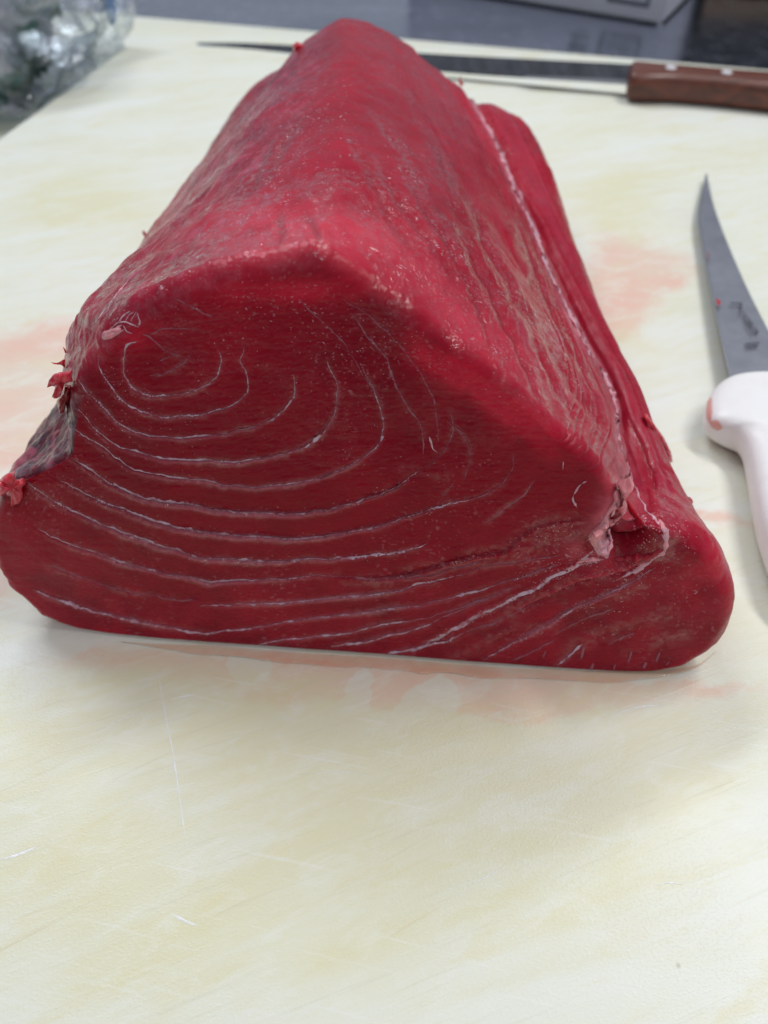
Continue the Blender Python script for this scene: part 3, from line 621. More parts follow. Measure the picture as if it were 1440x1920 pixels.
def strip(name, pts, width, mat, arch=0.35, step=3.0, jit=0.8, gap=0.0, lift=0.0, seed=0, taper=True, parent=tuna, nc=7):
    pts = np.asarray(pts, float); L = np.linalg.norm(np.diff(pts, axis=0), axis=1).sum(); n = max(6, int(L/step)); p = resample(pts, n)
    t = np.gradient(p, axis=0); t /= np.linalg.norm(t, axis=1)[:, None]+1e-9; nn = np.stack([-t[:, 1], t[:, 0]], -1)
    k = np.arange(n)
    j = fbm(np.stack([p[:, 0]/28, p[:, 1]/28, np.zeros(n)], -1), 3, 21)*0
    ctr = p+nn*(fbm(np.stack([k*step/9, k*0+seed, k*0.], -1), 3, 80)*jit)[:, None]
    ctr = ctr-np.stack([fbm(np.stack([p[:, 0]/28, p[:, 1]/28, p[:, 0]*0], -1), 3, 21)*2.2, fbm(np.stack([p[:, 0]/28, p[:, 1]/28, p[:, 0]*0+9], -1), 3, 22)*2.2], -1)*(1 if gap >= 0 and width < 8 else 0)
    w_ = width*0.5*(0.8+0.5*fbm(np.stack([k*step/12, k*0+seed+3, k*0.], -1), 4, 81, .75))
    w_ = w_*np.clip(1.15+gap*fbm(np.stack([k*step/40, k*0+seed+6, k*0.], -1), 3, 83), 0.12, 1.4)
    if taper: w_ = w_*np.minimum(1, np.sin(np.linspace(0.06, math.pi-0.06, n))*2.5)
    w_ = np.maximum(w_, 0.25)
    rws = []
    for i in range(n):
        h = cast(*ctr[i])
        if h is None: continue
        c, no = h; zc = proj(c)[2]
        i2 = min(i+1, n-1); i1 = max(i-1, 0); dv = ctr[i2]-ctr[i1]; dv = dv/(np.linalg.norm(dv)+1e-9)
        perp = np.array([-dv[1], dv[0]])
        side = P(ctr[i][0]+perp[0], ctr[i][1]+perp[1], c[1])-P(ctr[i][0], ctr[i][1], c[1])
        side = side-no*(side@no); side /= (np.linalg.norm(side)+1e-12)
        ww = w_[i]*zc/F; bump = 0.6+0.6*abs(vnoise(np.array([[i*0.25, seed, 1.]]), 90)[0])
        rws.append([c+side*ww*math.cos(a)+no*(ww*arch*2*math.sin(a)*bump+lift*zc/F-ww*0.15) for a in np.linspace(math.pi, 0, nc)])
    if len(rws) < 3: return None
    A = np.array(rws)
    return make_mesh(name, A, grid_quads(A.shape[0], A.shape[1]), mat, parent)
for k, (pts, wd, rel) in enumerate(FAT):
    strip('fat_line', pts, wd*1.05+0.4, M_FATLINE if wd > 2.7 else M_FAINTLINE, arch=0.13, gap=0.8 if wd < 6.0 else 0.3, seed=k, step=2.6, lift=0.15)
strip('fat_seam', SEAM, 8, M_FAT, arch=0.18, jit=1.6, gap=0.7, seed=50, lift=0.6)
strip('fat_seam', [(925, 250), (960, 330), (1000, 430), (1035, 520), (1085, 610), (1120, 690)], 4, M_FATLINE, arch=0.15, jit=2.0, gap=1.2, seed=51)
strip('fat_seam', [(1178, 880), (1196, 925), (1212, 955), (1222, 968), (1240, 990), (1249, 1005), (1246, 1028), (1226, 1048), (1195, 1068), (1150, 1092)], 8, M_FAT, arch=0.35, jit=2.0, gap=1.0, seed=52)
strip('fat_seam', [(1236, 975), (1250, 1000), (1247, 1030), (1236, 1044)], 12, M_PINK, arch=0.4, jit=1.5, gap=0.2, seed=58)
strip('fat_seam', [(1130, 1050), (1105, 1048), (1085, 1056), (1058, 1072)], 8, M_PINK, arch=0.8, jit=2, gap=0.3, seed=53)
strip('flesh_ridge', [(1145, 1050), (1180, 1046), (1215, 1044), (1245, 1030)], 13, M_TUNA2, arch=0.6, jit=1.0, gap=0.2, seed=54)
# crumpled pink flap at the end of the seam
def flap(name, Lp, Rp, mat, amp, seed, lift=0.004, n=46, mcols=22):
    Lq, Rq = resample(Lp, n), resample(Rp, n); rws = []; base = None
    for i in range(n):
        row = []
        for j, s_ in enumerate(np.linspace(0, 1, mcols)):
            uv = Lq[i]*(1-s_)+Rq[i]*s_; h = cast(*uv)
            dd = FP(np.array(uv[0]), np.array(uv[1]))
            c = dd.copy()
            if h is not None and h[0][1] < dd[1]+0.02: c = h[0]
            no = np.array([0.15, -0.85, 0.5])
            cr = (1-abs(fbm(np.array([[i*0.09, s_*1.8, seed*1.]]), 2, 95)[0])*2)*amp+amp*0.6*fbm(np.array([[i*0.2, s_*3, seed*2.]]), 2, 96)[0]
            e = math.sin(math.pi*min(1, max(0, s_)))**0.5*math.sin(math.pi*(i+0.5)/n)**0.4
            row.append(c+no*(cr*e+lift*e-0.002))
        rws.append(row)
    A = np.array(rws); bk = A.copy()[:, ::-1]+np.array([0, 0.006, -0.001])
    ring = np.concatenate([A, bk], 1)
    return make_mesh(name, ring, grid_quads(n, mcols*2, True), mat, tuna)
flap('fat_flap', [(1168, 900), (1150, 925), (1150, 940), (1140, 955), (1125, 980), (1104, 1000), (1100, 1012), (1112, 1030)],
     [(1184, 892), (1190, 915), (1172, 932), (1177, 952), (1160, 975), (1140, 988), (1140, 1000), (1135, 1030)], M_PINK, 0.006, 1, 0.006)
flap('fat_flap', [(1118, 1002), (1112, 1018), (1108, 1034), (1080, 1052)], [(1146, 992), (1144, 1018), (1146, 1040), (1138, 1052)], M_FAT, 0.006, 4, 0.004, 30, 16)
strip('fat_strand', [(1150, 905), (1156, 925), (1152, 945), (1140, 965)], 6, M_FAT, arch=0.9, jit=2, seed=60, lift=8)
strip('fat_strand', [(1165, 955), (1150, 972), (1125, 990), (1104, 1008)], 8, M_PINK, arch=0.9, jit=2, seed=61, lift=10)
strip('fat_strand', [(1140, 1000), (1142, 1022), (1134, 1040)], 6, M_FAT, arch=0.9, jit=2, seed=62, lift=7)
strip('fat_strand', [(1101, 902), (1084, 914), (1074, 932), (1080, 950)], 5.5, M_FAT, arch=0.9, jit=0.4, gap=0, seed=63, lift=1)
for k, (u, v, l) in enumerate([(1108, 1256, 14), (1150, 1262, 18), (1180, 1244, 22), (1208, 1254, 12), (1232, 1243, 20), (1252, 1247, 9), (1090, 1235, 22), (790, 1300, 0), (1020, 1235, 14)]):
    if l: strip('fat_strand', [(u+4, v-l), (u, v-l*0.4), (u-3, v)], 4.5, M_FAINTLINE, arch=0.5, jit=0.5, gap=0.5, seed=70+k)
# pale tissue above the ring on the left, and film creases
flap('fat_flap', [(186, 632), (196, 618), (212, 612), (232, 604)], [(190, 650), (205, 640), (222, 628), (246, 610)], M_PINK, 0.004, 8, 0.003, 24, 12)
for k, pts in enumerate([[(222, 604), (232, 590), (246, 583)], [(236, 603), (240, 592), (252, 583)], [(248, 602), (250, 592), (257, 584)], [(262, 610), (262, 596), (258, 584)], [(230, 610), (238, 620), (250, 624)], [(196, 622), (230, 604), (262, 612)],
                         [(205, 570), (225, 545), (250, 515), (290, 492)], [(200, 585), (212, 562), (230, 535)], [(320, 420), (345, 398), (375, 380)], [(150, 640), (175, 605), (200, 575)], [(355, 330), (375, 310), (392, 290)],
                         [(820, 850), (812, 840), (806, 820)], [(1054, 865), (1056, 880)]]):
    strip('membrane_strand', pts, 2.4, M_FAT, arch=0.4, jit=1.0, gap=0.4, seed=90+k)
# tiny pale flecks standing in for wet glints on the flesh, past counting
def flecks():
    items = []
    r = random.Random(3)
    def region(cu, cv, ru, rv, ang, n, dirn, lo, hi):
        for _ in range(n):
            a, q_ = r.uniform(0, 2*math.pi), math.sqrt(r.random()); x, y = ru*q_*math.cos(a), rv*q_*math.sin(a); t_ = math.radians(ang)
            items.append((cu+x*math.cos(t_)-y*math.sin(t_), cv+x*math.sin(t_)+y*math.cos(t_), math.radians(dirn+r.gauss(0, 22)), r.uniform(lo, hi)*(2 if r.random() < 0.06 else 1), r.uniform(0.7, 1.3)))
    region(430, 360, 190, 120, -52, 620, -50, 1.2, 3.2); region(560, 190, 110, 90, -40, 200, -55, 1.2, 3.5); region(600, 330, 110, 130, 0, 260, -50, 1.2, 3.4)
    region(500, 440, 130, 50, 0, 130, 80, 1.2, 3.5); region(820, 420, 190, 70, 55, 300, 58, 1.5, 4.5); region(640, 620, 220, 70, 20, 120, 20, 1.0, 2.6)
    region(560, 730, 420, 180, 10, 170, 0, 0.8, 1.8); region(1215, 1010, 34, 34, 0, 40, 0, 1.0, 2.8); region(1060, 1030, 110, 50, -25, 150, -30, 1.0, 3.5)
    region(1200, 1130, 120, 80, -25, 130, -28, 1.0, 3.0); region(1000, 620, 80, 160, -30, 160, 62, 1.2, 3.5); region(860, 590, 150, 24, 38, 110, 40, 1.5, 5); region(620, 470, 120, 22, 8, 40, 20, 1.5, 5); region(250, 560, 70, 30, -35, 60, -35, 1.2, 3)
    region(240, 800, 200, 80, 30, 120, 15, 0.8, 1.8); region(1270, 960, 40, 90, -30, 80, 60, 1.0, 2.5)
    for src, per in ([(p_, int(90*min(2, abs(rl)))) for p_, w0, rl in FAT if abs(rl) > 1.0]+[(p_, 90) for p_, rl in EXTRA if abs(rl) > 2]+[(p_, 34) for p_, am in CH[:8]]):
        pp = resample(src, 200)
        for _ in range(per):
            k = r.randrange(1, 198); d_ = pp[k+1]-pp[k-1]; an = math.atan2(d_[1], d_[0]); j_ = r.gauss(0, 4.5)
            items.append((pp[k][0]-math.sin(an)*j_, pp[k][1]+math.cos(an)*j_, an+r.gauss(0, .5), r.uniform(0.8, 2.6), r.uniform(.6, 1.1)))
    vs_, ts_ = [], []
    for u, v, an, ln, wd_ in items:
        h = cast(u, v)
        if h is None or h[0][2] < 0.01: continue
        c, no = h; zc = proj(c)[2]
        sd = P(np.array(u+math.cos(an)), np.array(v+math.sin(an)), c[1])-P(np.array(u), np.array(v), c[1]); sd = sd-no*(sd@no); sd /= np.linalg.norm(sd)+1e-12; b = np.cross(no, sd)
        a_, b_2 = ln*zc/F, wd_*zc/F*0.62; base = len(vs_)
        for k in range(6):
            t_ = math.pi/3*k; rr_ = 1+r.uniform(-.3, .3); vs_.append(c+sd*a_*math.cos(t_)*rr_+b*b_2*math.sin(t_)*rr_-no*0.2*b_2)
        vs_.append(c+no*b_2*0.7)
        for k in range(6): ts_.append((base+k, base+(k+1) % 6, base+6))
    o = make_mesh('glint_fleck', np.array(vs_), np.zeros((0, 4)), M_FLECK, tuna, tris=ts_); o['kind'] = 'stuff'
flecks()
# torn shreds standing off the edges
def shred(name, pts, widths, mat, seed=0, flat=0.5, nseg=16):
    c = np.array([P(np.array(float(u)), np.array(float(v)), d) for u, v, d in pts]); n = max(8, len(pts)*5)
    c = resample(c, n); ww = np.interp(np.linspace(0, 1, n), np.linspace(0, 1, len(widths)), widths); rws = []
    for i in range(n):
        t = c[min(i+1, n-1)]-c[max(i-1, 0)]; t /= np.linalg.norm(t)+1e-9
        vdir = c[i]-np.array([0, 0, 1.]); vdir /= np.linalg.norm(vdir); s_ = np.cross(t, vdir); s_ /= np.linalg.norm(s_)+1e-9; b = np.cross(t, s_)
        zc = proj(c[i])[2]; r = ww[i]*0.5*zc/F
        ang = np.linspace(0, 2*math.pi, nseg, endpoint=False)
        rr = r*(1+0.15*vnoise(np.stack([np.cos(ang)*1.3+i*1.1, np.sin(ang)*1.3, np.full(nseg, seed*3.)], -1), 97))
        rws.append(c[i]+(np.cos(ang)*rr)[:, None]*s_+(np.sin(ang)*rr*flat*0.5)[:, None]*b)
    A = np.array(rws); A[0] = A[0].mean(0)+(A[0]-A[0].mean(0))*0.2; A[-1] = A[-1].mean(0)+(A[-1]-A[-1].mean(0))*0.1
    nv = n*nseg; v = np.vstack([A.reshape(-1, 3), A[0].mean(0)[None], A[-1].mean(0)[None]])
    i0 = np.arange(nseg); tr_ = [(int(a), nv, int((a+1) % nseg)) for a in i0]+[((n-1)*nseg+int((a+1) % nseg), nv+1, (n-1)*nseg+int(a)) for a in i0]
    return make_mesh(name, v, grid_quads(n, nseg, True), mat, tuna, tris=tr_)
def torn(name, pts, d, mat, th=.010, n=70, seed=0):
    o = np.array(pts, float); o = np.vstack([o, o[:1]]); L_ = np.r_[0, np.cumsum(np.linalg.norm(np.diff(o, axis=0), axis=1))]; q = np.linspace(0, L_[-1], n, endpoint=False)
    o = np.stack([np.interp(q, L_, o[:, 0]), np.interp(q, L_, o[:, 1])], -1); o += np.stack([fbm(np.stack([o[:, 0]/3, o[:, 1]/3, o[:, 0]*0+c_], -1), 2, 140+seed) for c_ in (0, 7)], -1)*0.8
    cen = o.mean(0); R3 = []
    for k_, off in ((1.0, .004), (1.0, 0), (0.93, -th*.5), (0.75, -th*.85), (0.45, -th), (0.12, -th*.8)):
        p_ = cen+(o-cen)*k_; wv = fbm(np.stack([p_[:, 0]/9, p_[:, 1]/9, p_[:, 0]*0], -1), 2, 150+seed)*th*0.5*(1 if k_ < .9 else 0); R3.append(P(p_[:, 0], p_[:, 1], d+off+wv))
    A = np.stack(R3); v = np.vstack([A.reshape(-1, 3), A[-1].mean(0)[None]]); k = np.arange(n)
    return make_mesh(name, v, grid_quads(len(R3), n, True), mat, tuna, tris=np.stack([(len(R3)-1)*n+k, (len(R3)-1)*n+(k+1) % n, np.full(n, len(R3)*n)], -1))
torn('flesh_shred', [(134, 694), (114, 697), (101, 701), (92, 712), (87, 728), (93, 723), (99, 724), (103, 727), (101, 735), (97, 745), (107, 748), (114, 741), (118, 732), (122, 719), (136, 715)], .735, M_SHRED, .010, 80, 1)
torn('flesh_shred', [(122, 721), (134, 722), (137, 735), (131, 752), (124, 759), (120, 775), (112, 775), (108, 761), (107, 750), (114, 744), (119, 735)], .745, M_DARKSHRED, .010, 60, 2)
torn('flesh_shred', [(147, 607), (154, 604), (162, 609), (156, 628), (142, 645), (127, 662), (128, 643), (133, 622)], .86, M_DARKSHRED, .012, 60, 3)
torn('flesh_shred', [(96, 679), (105, 681), (114, 677), (122, 672), (122, 690), (113, 684), (101, 683)], .79, M_SHRED, .004, 40, 4)
torn('flesh_shred', [(28, 900), (44, 896), (50, 905), (42, 915), (43, 933), (36, 944), (20, 950), (25, 934), (10, 926), (-6, 934), (-8, 905), (12, 888), (28, 883)], .690, M_SHRED, .014, 80, 5)
torn('flesh_shred', [(548, 84), (556, 78), (572, 84), (572, 104), (560, 114), (550, 106)], 1.90, M_SHRED, .02, 40, 6)
torn('flesh_shred', [(1088, 532), (1104, 534), (1110, 548), (1102, 556), (1100, 566), (1088, 556)], 1.28, M_SHRED, .012, 40, 7)
torn('flesh_shred', [(1206, 778), (1212, 776), (1228, 796), (1246, 822), (1258, 848), (1262, 866), (1250, 870), (1238, 856), (1218, 822)], .895, M_SHRED, .012, 80, 8)
SH = [([(868, 160, 1.93), (862, 152, 1.93), (864, 142, 1.93)], [6, 4, 1], M_SHRED), ([(1290, 932, .78), (1297, 940, .78), (1296, 948, .78)], [5, 5, 2], M_SHRED), ([(268, 432, 1.46), (272, 440, 1.45), (280, 448, 1.45)], [4, 7, 3], M_DARKSHRED),
      ([(124, 662, .82), (121, 655, .82), (118, 651, .82)], [4, 3, 1], M_DARKSHRED)]
for k, (pts, ww, mt) in enumerate(SH): shred('flesh_shred', pts, ww, mt, k)
# lower left rim fringe of flesh
# juice film at the foot of the block
jl = resample([(225, 1204), (240, 1207), (330, 1218), (430, 1226), (560, 1238), (700, 1246), (900, 1262), (1060, 1270), (1140, 1272), (1220, 1268), (1300, 1254), (1345, 1222)], 400)
wj = 4+7*np.clip(fbm(np.stack([jl[:, 0]/60, jl[:, 0]*0, jl[:, 0]*0], -1), 4, 99)+0.5, 0, 2)*np.interp(jl[:, 0], [60, 230, 430, 600, 900, 1050, 1300, 1345], [.05, .1, .8, 1.0, .7, .6, .3, .1])
sec = [(-14, .003), (0, .0035), (.35, .0036), (.6, .003), (.8, .0024), (.92, .0014), (1.0, .0003)]
tpj = np.clip(np.minimum(np.arange(400), 399-np.arange(400))/60, 0, 1)
rowsj = [G(jl[:, 0], jl[:, 1]+(s_*tpj if s_ < 0 else s_*wj*tpj)-2*(1-tpj), z*(0.3+0.7*tpj)) for s_, z in sec]
jp = make_mesh('juice_puddle', np.stack(rowsj), grid_quads(len(sec), 400), M_JUICE)
tag(jp, 'thin wet film of pink juice along the foot of the tuna', 'juice')

# ------------------------------------------------------------------ flat solids with a rounded rim
def offset_loop(p, d):
    t = np.roll(p, -1, 0)-np.roll(p, 1, 0); t /= np.linalg.norm(t, axis=1)[:, None]+1e-12
    n = np.stack([-t[:, 1], t[:, 0]], -1); area = 0.5*np.sum(p[:, 0]*np.roll(p[:, 1], -1)-np.roll(p[:, 0], -1)*p[:, 1])
    return p+n*(d if area > 0 else -d)
def pillow(name, outline, z0, z1, r, mat, parent, n=160, zf=None, smooth=True):
    """solid between heights z0 and z1; outline Nx2 (closed), rim radius r"""
    o = resample(np.vstack([outline, outline[:1]]), n+1)[:-1]
    if 0.5*np.sum(o[:, 0]*np.roll(o[:, 1], -1)-np.roll(o[:, 0], -1)*o[:, 1]) < 0: o = o[::-1]
    rings = []; cen = o.mean(0)
    prof = []
    for a in np.linspace(0, math.pi/2, 7): prof.append((r*(1-math.sin(a)), z0+r*(1-math.cos(a))))
    prof = prof if z1-z0 > 2*r*0.99 else prof
    for a in np.linspace(0, math.pi/2, 7): prof.append((r*(1-math.cos(a)), z1-r*(1-math.sin(a))))
    for off, z in prof:
        q = offset_loop(o, off); rings.append(np.c_[q, np.full(len(q), z)])
    A = np.stack(rings)
    if zf is not None: A[..., 2] += zf(A[..., 0], A[..., 1])
    nr = len(rings); v = A.reshape(-1, 3)
    tb = [(0*n+k) for k in range(n)]
    me = bpy.data.meshes.new(name)
    faces = [tuple(map(int, f)) for f in grid_quads(nr, n, True)]+[tuple(reversed(tb)), tuple((nr-1)*n+k for k in range(n))]
    me.from_pydata([tuple(x) for x in v*H], [], faces); me.update()
    me.polygons.foreach_set('use_smooth', np.full(len(me.polygons), smooth))
    me.materials.append(mat); ob = bpy.data.objects.new(name, me); COL.objects.link(ob); ob.parent = parent
    me.polygons[len(me.polygons)-1].use_smooth = False; me.polygons[len(me.polygons)-2].use_smooth = False; return ob
def loft(name, Lp, Rp, z0, z1, mat, parent, n=90, m_=40, e=3.4, endr=0.03):
    A_, B_ = resample(Lp, n), resample(Rp, n); rws = []; c = (A_+B_)/2
    s_ = np.r_[0, np.cumsum(np.linalg.norm(np.diff(c, axis=0), axis=1))]
    zc, zh = (z0+z1)/2, (z1-z0)/2
    for i in range(n):
        q = min(s_[i], s_[-1]-s_[i])/endr; k = 1 if q >= 1 else 0.45+0.55*math.sqrt(max(0, 1-(1-q)**2))
        h = (B_[i]-A_[i])/2; row = []
        for j in range(m_):
            a = 2*math.pi*j/m_; ca, sa = math.cos(a), math.sin(a); x = math.copysign(abs(ca)**(2/e), ca); y = math.copysign(abs(sa)**(2/e), sa)
            kk = 1-0.06*(1-k); row.append([*(c[i]+h*x*kk), zc+zh*y*k])
        rws.append(row)
    A = np.array(rws); v = np.vstack([A.reshape(-1, 3), A[0].mean(0)[None], A[-1].mean(0)[None]]); k = np.arange(m_)
    tr_ = np.vstack([np.stack([np.full(m_, n*m_), (k+1) % m_, k], -1), np.stack([np.full(m_, n*m_+1), (n-1)*m_+k, (n-1)*m_+(k+1) % m_], -1)])
    o = make_mesh(name, v, grid_quads(n, m_, True), mat, parent, tris=tr_)
    md = o.modifiers.new('e', 'EDGE_SPLIT'); md.split_angle = math.radians(50); return o
def blade_mesh(name, spine, edge, zf, thick, mat, parent, n=80):
    """blade between a spine polyline and an edge polyline (px on the board), tapering to the edge"""
    a, b = resample(spine, n), resample(edge, n); rws = []
    for s_, th in ((0, 1), (0.02, 1.0), (0.35, 0.8), (0.8, 0.45), (1.0, 0.04)):
        q = a*(1-s_)+b*s_; z = zf(np.linspace(0, 1, n)); g = G(q[:, 0], q[:, 1], z); rws.append((g, th))
    top = [g+np.array([0, 0, thick*th/2]) for g, th in rws]; bot = [g-np.array([0, 0, thick*th/2]) for g, th in rws][::-1]
    A = np.stack(top+bot)                          # rings across
    A = A.transpose(1, 0, 2); nr, nc = A.shape[:2]
    nv = nr*nc; me = bpy.data.meshes.new(name)
    faces = [tuple(map(int, f)) for f in grid_quads(nr, nc, True)]+[tuple(range(nc)), tuple(reversed(range((nr-1)*nc, nr*nc)))]
    me.from_pydata([tuple(x) for x in A.reshape(-1, 3)*H], [], faces); me.update()
    me.polygons.foreach_set('use_smooth', np.ones(len(me.polygons), bool)); me.materials.append(mat)
    ob = bpy.data.objects.new(name, me); COL.objects.link(ob); ob.parent = parent
    md = ob.modifiers.new('e', 'EDGE_SPLIT'); md.split_angle = math.radians(25)
    return ob
def xy(pts, z): p = np.array(pts, float); g = G(p[:, 0], p[:, 1], z); return g[:, :2]
# white handled knife
kn = thing('boning_knife', 'curved narrow bladed knife with a white plastic handle beside the tuna', 'knife')
spine = [(1440+90, 790), (1500, 740), (1468, 680), (1440, 625), (1400, 545), (1360, 452), (1336, 385), (1324, 328)]
edge = [(1385, 790), (1374, 745), (1366, 700), (1352, 640), (1335, 560), (1318, 470), (1309, 405), (1322.5, 328)]
blade_mesh('blade', spine, edge, lambda t: 0.045-0.027*t, 0.010, M_BLADE, kn)
bev = blade_mesh('edge_bevel', [(x+4, y) for x, y in edge], edge, lambda t: 0.0465-0.027*t, 0.004, M_BEVEL, kn)
HS = [((1368, 715), (1556, 718)), ((1345, 727), (1560, 728)), ((1328, 748), (1566, 745)), ((1321, 772), (1572, 772)), ((1327, 796), (1578, 792)), ((1350, 810), (1582, 806)), ((1376, 820), (1585, 818)),
      ((1394, 840), (1590, 836)), ((1404, 880), (1598, 880)), ((1415, 950), (1612, 950)), ((1432, 1020), (1628, 1020)), ((1465, 1100), (1640, 1085)), ((1520, 1145), (1610, 1140))]
hd = loft('handle', xy([a for a, _ in HS], 0.05), xy([b for _, b in HS], 0.05), 0.004, 0.088, M_WHITE, kn, 120, 48, 2.8)
def decal(name, pts, z, mat, parent, th=0.0006):
    p = xy(pts, z); n = len(p); v = [(x*H, y*H, (z-th)*H) for x, y in p]+[(x*H, y*H, z*H) for x, y in p]
    f = [tuple(range(n, 2*n)), tuple(reversed(range(n)))]+[(k, (k+1) % n, n+(k+1) % n, n+k) for k in range(n)]
    me = bpy.data.meshes.new(name); me.from_pydata(v, [], f); me.update(); me.materials.append(mat)
    ob = bpy.data.objects.new(name, me); COL.objects.link(ob); ob.parent = parent; return ob
zb = 0.0395
def roundpoly(cu, cv, ru, rv, n=14, seed=0, ang=0):
    out = []
    for k in range(n):
        a = 2*math.pi*k/n; r = 1+0.3*math.sin(3*a+seed)+0.15*math.sin(5*a+seed*2); x, y = ru*r*math.cos(a), rv*r*math.sin(a)
        out.append((cu+x*math.cos(ang)-y*math.sin(ang), cv+x*math.sin(ang)+y*math.cos(ang)))
    return out
decal('blood_smear', roundpoly(1347, 566, 3.5, 6, seed=1, ang=-0.5), zb+.004, M_BLOOD, kn)
m = simple('faint_blood', (0.42, 0.2, 0.24), 0.35, 0.6); M_FAINT = m.m
decal('blood_smear', roundpoly(1328, 478, 2, 7, seed=2, ang=-0.1), zb-.001, M_FAINT, kn)
# worn maker's stamp: a short bar, an unreadable row of letters, a second bar
du, dv = (1424-1386)/1.0, (634-580)/1.0; L = math.hypot(du, dv); ax = (du/L, dv/L); pr_ = (-ax[1], ax[0])
def mark(a0, a1, b0, b1):
    o = (1388, 578); q = []
    for a, b in ((a0, b0), (a1, b0), (a1, b1), (a0, b1)): q.append((o[0]+ax[0]*a+pr_[0]*b, o[1]+ax[1]*a+pr_[1]*b))
    decal('maker_stamp', q, zb+0.004, M_ETCH, kn)
rs = random.Random(5)
a = 2
for k in range(9):
    wl = 4.4; mark(a, a+1.4, -3.5, 3.5)
    if rs.random() < 0.7: mark(a+1.4, a+wl, 2.0, 3.5)
    if rs.random() < 0.6: mark(a+1.4, a+wl, -0.7, 0.8)
    if rs.random() < 0.6: mark(a+1.4, a+wl, -3.5, -2.0)
    a += wl+1.8
for k in range(5): mark(26+k*6, 29.5+k*6, 8.5, 10.5)
decal('maker_stamp', [(1369, 567), (1391, 567.5), (1391, 569.5), (1369, 569)], zb+.002, M_ETCH, kn); decal('maker_stamp', [(1388, 569), (1391, 569), (1391, 577), (1388, 577)], zb+.002, M_ETCH, kn)
decal('maker_stamp', [(1396, 644), (1424, 641), (1424, 643), (1397, 646)], zb+.005, M_ETCH, kn); decal('maker_stamp', [(1399, 650), (1420, 648), (1420, 650), (1399, 652)], zb+.005, M_ETCH, kn)
# blood on the guard: thin patches hugging the rim
def cast_on(ob, u, v):
    e = ob.evaluated_get(bpy.context.evaluated_depsgraph_get()); r = ray(u, v); ok, loc, no, _ = e.ray_cast(org, Vector(r).normalized())
    return (np.array(loc)/H, np.array(no)) if ok else None
bpy.context.view_layer.update()
m = simple('watery_blood', (0.80, 0.42, 0.38), 0.25, Subsurface_Weight=0.3, Subsurface_Scale=0.003); M_WBLOOD = m.m
for poly in ([(1326, 752), (1334, 745), (1336, 775), (1332, 795), (1324, 780)], [(1330, 790), (1345, 788), (1356, 802), (1346, 807), (1334, 800)]):
    n_, mm = 14, 8; Lp = resample(poly[:3], n_); Rp = resample([poly[0], poly[4], poly[3], poly[2]], n_); R_ = []
    for i in range(n_):
        row = []
        for s_ in np.linspace(0, 1, mm):
            uv = Lp[i]*(1-s_)+Rp[i]*s_; h = cast_on(hd, *uv)
            row.append(h[0]+h[1]*0.0012*math.sin(math.pi*(0.1+0.8*s_)) if h is not None else G(np.array(uv[0]), np.array(uv[1]), 0.04))
        R_.append(row)
    make_mesh('blood_smear', np.array(R_), grid_quads(n_, mm), M_WBLOOD, kn)
# wooden handled knife along the far edge
wk = thing('chef_knife', 'long dark bladed knife with a riveted brown wooden handle on the far board edge', 'knife')
blade_mesh('blade', [(1215, 134), (1181, 131), (830, 112), (500, 92), (362, 89)], [(1215, 168), (1181, 166), (830, 143), (500, 103), (362, 92)], lambda t: 0.034-0.026*t, 0.010, M_OLDBLADE, wk)
blade_mesh('edge_bevel', [(1185, 160), (1080, 155), (980, 152)], [(1185, 168), (1080, 161), (980, 155)], lambda t: 0.036-0.004*t, 0.006, M_BEVEL, wk)
a_, b_ = G(1182., 117., .09)[:2], G(1440., 137., .09)[:2]; dh = (b_-a_)/np.linalg.norm(b_-a_); nh = np.array([dh[1], -dh[0]])
pf = [(0.0, .010, .130), (0.012, -.004, .146), (0.05, -.004, .148), (.09, 0, .140), (.16, .004, .126), (.30, .006, .126), (.45, .002, .138), (.58, -.006, .148), (.64, .02, .13)]
hwk = loft('handle', np.array([a_+dh*s_+nh*o_ for s_, o_, _ in pf]), np.array([a_+dh*s_+nh*p_ for s_, _, p_ in pf]), 0.003, 0.092, M_WOOD, wk, 90, 40, 4.0, 0.02)
for (u, v) in ((1258, 135), (1364, 144)):
    c = G(float(u), float(v), .093); pts = [(c[0]+.017*math.cos(a), c[1]+.017*math.sin(a)) for a in np.linspace(0, 2*math.pi, 24, endpoint=False)]
    pillow('rivet', np.array(pts), .080, .0955, .002, M_RIVET, wk, 24)

wk.location = tuple(ey*0.04*H)
# ------------------------------------------------------------------ carton on the counter
def lin(p, q, t): return p*(1-t)+q*t
k0 = G(1240., 49., ZC); kL = G(930., -1., ZC); kR = G(1312., -1., ZC)
dl = (kL-k0)/np.linalg.norm(kL-k0); dr = (kR-k0); dr = dr-dl*(dr@dl); dr /= np.linalg.norm(dr)
bxo = thing('carton', 'pale grey carton with a framed printed panel standing on the steel counter', 'box', tuple(k0*H))
def boxmesh(name, o, a, la, b, lb, z0, z1, r, mat, parent):
    pts = np.array([o, o+a*la, o+a*la+b*lb, o+b*lb])[:, :2]
    dense = []
    for k in range(4):
        p, q_ = pts[k], pts[(k+1) % 4]; d_ = (q_-p)/np.linalg.norm(q_-p); dense += [p+d_*r, lin(p+d_*r, q_-d_*r, .5), q_-d_*r]
        nx = pts[(k+2) % 4]; e_ = (nx-q_)/np.linalg.norm(nx-q_); dense += [q_+(e_-d_)*r*0.293]
    return pillow(name, np.array(dense), z0, z1, r, mat, parent, 200)
bb = boxmesh('carton_body', k0, dl, 1.3, dr, 1.0, ZC+.001, ZC+.9, 0.02, M_CARD, None)
bb.parent = bxo; bb.matrix_parent_inverse = bxo.matrix_world.inverted() if False else bb.matrix_parent_inverse
bxo.location = (0, 0, 0)
nf = -dr
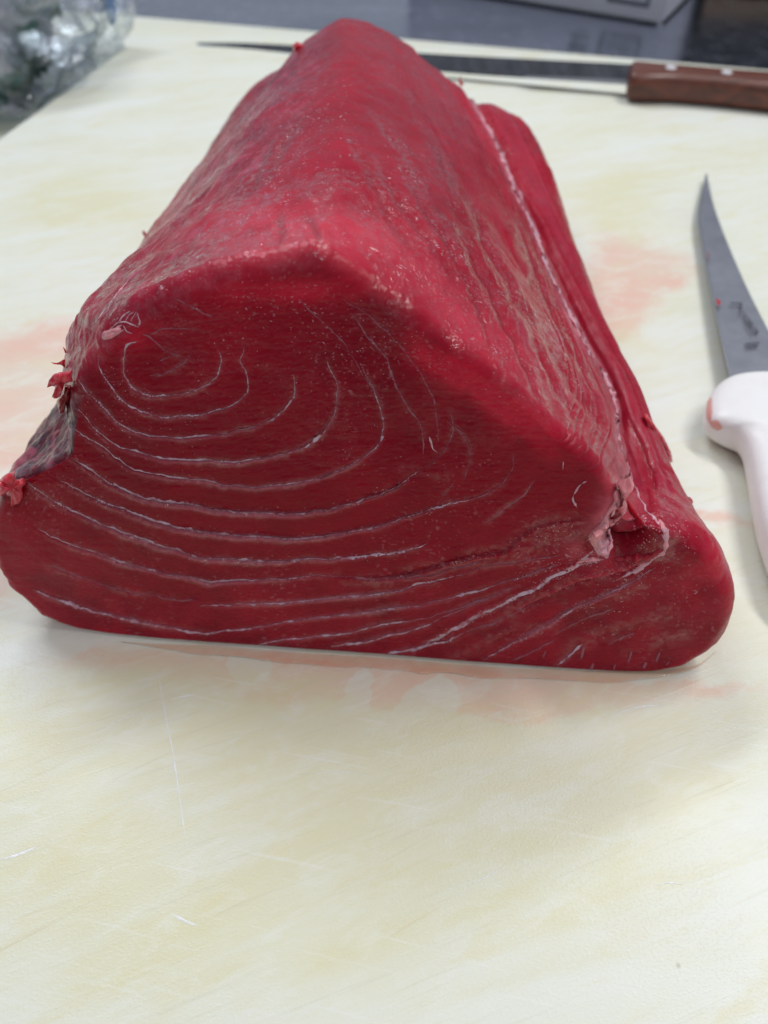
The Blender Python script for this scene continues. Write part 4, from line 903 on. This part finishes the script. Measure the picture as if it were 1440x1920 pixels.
def panel(name, s0, s1, z0, z1, mat, off):
    p = [k0+dl*s+nf*off+np.array([0, 0, z]) for s, z in ((s0, z0), (s0, z1), (s1, z1), (s1, z0))]
    q_ = [x-nf*(off+.002) for x in p]
    v = np.array(p+q_); me = bpy.data.meshes.new(name); me.from_pydata([tuple(x*H) for x in v], [], [(0, 1, 2, 3), (7, 6, 5, 4), (0, 4, 5, 1), (1, 5, 6, 2), (2, 6, 7, 3), (3, 7, 4, 0)]); me.update()
    me.materials.append(mat); ob = bpy.data.objects.new(name, me); COL.objects.link(ob); ob.parent = bxo; return ob
panel('printed_frame', .075, .275, .062, .27, M_INK, .0015); panel('printed_panel', .092, .258, .082, .25, M_LABELF, .003)
panel('printed_bar', .11, .24, .115, .135, M_INK, .0042); panel('printed_bar', .11, .24, .165, .18, M_INK, .0042)
panel('printed_block', .33, .42, .10, .19, M_INK, .0015)
# dark crate standing behind to the right
cr0 = G(1330., -12., ZC)
crt = boxmesh('crate', cr0, np.array([.94, -.2, 0]), 1.6, np.array([.2, .94, 0]), 1.0, ZC+.001, ZC+1.0, 0.03, M_DARK, None)
tag(crt, 'dark plastic crate standing at the far right behind the carton', 'crate')
tcb = boxmesh('card_tray', cr0+np.array([-.02, -.03, 0]), np.array([.94, -.2, 0]), .35, np.array([.2, .94, 0]), .02, ZC+.002, ZC+.10, 0.008, M_TAN, None)
tag(tcb, 'strip of tan cardboard leaning on the foot of the dark crate', 'cardboard')

# ------------------------------------------------------------------ plastic bag with greens
def lump(name, c, rad_, amp, freq, seed, mat, parent=None, nu=150, nv=90, zmin=None, squash=None):
    th = np.linspace(0, 2*math.pi, nu, endpoint=False)[None, :]; ph = np.linspace(0.02, math.pi-.02, nv)[:, None]
    d_ = np.stack([np.sin(ph)*np.cos(th), np.sin(ph)*np.sin(th), np.cos(ph)*np.ones_like(th)], -1)
    n1 = 1-np.abs(fbm(d_*freq, 4, seed, 0.55))*1.6; n2 = fbm(d_*freq*0.6+4, 2, seed+5)
    p = np.array(c)+d_*np.array(rad_)*(1+amp*(n1-0.4)+amp*0.8*n2)[..., None]
    if zmin is not None: p[..., 2] = np.maximum(p[..., 2], zmin+0.004*(1+n2))
    v = np.vstack([p.reshape(-1, 3), p[0].mean(0)[None], p[-1].mean(0)[None]]); k = np.arange(nu)
    tr_ = np.vstack([np.stack([np.full(nu, nu*nv), k, (k+1) % nu], -1), np.stack([np.full(nu, nu*nv+1), (nv-1)*nu+(k+1) % nu, (nv-1)*nu+k], -1)])
    return make_mesh(name, v, grid_quads(nv, nu, True, True), mat, parent, tris=tr_[:, ::1])
bag = lump('plastic_bag', (-1.43, 3.12, 0.17), (.49, .50, .28), .26, 1.25, 5, M_FILM, zmin=-.085)
tag(bag, 'crumpled clear plastic bag lying at the far left beside the board', 'bag')
gr = thing('leafy_greens', 'dark green leafy bunch inside the clear plastic bag', 'greens')
for k, (c, r_, mt) in enumerate([((-1.36, 3.02, .15), (.13, .22, .19), M_GREEN), ((-1.33, 3.32, .19), (.12, .14, .13), M_GREEN), ((-1.34, 2.90, .04), (.07, .10, .08), M_TEAL), ((-1.30, 3.05, .22), (.07, .06, .06), M_TEAL), ((-1.46, 2.86, .08), (.12, .12, .11), M_GREEN)]):
    lump('leaf_bunch', c, r_, .5, 3.5, 20+k, mt, gr, 90, 50)
bl = lump('blue_tab', (-1.015, 3.28, .12), (.022, .03, .055), .2, 2, 40, M_BLUE, bag, 30, 20)
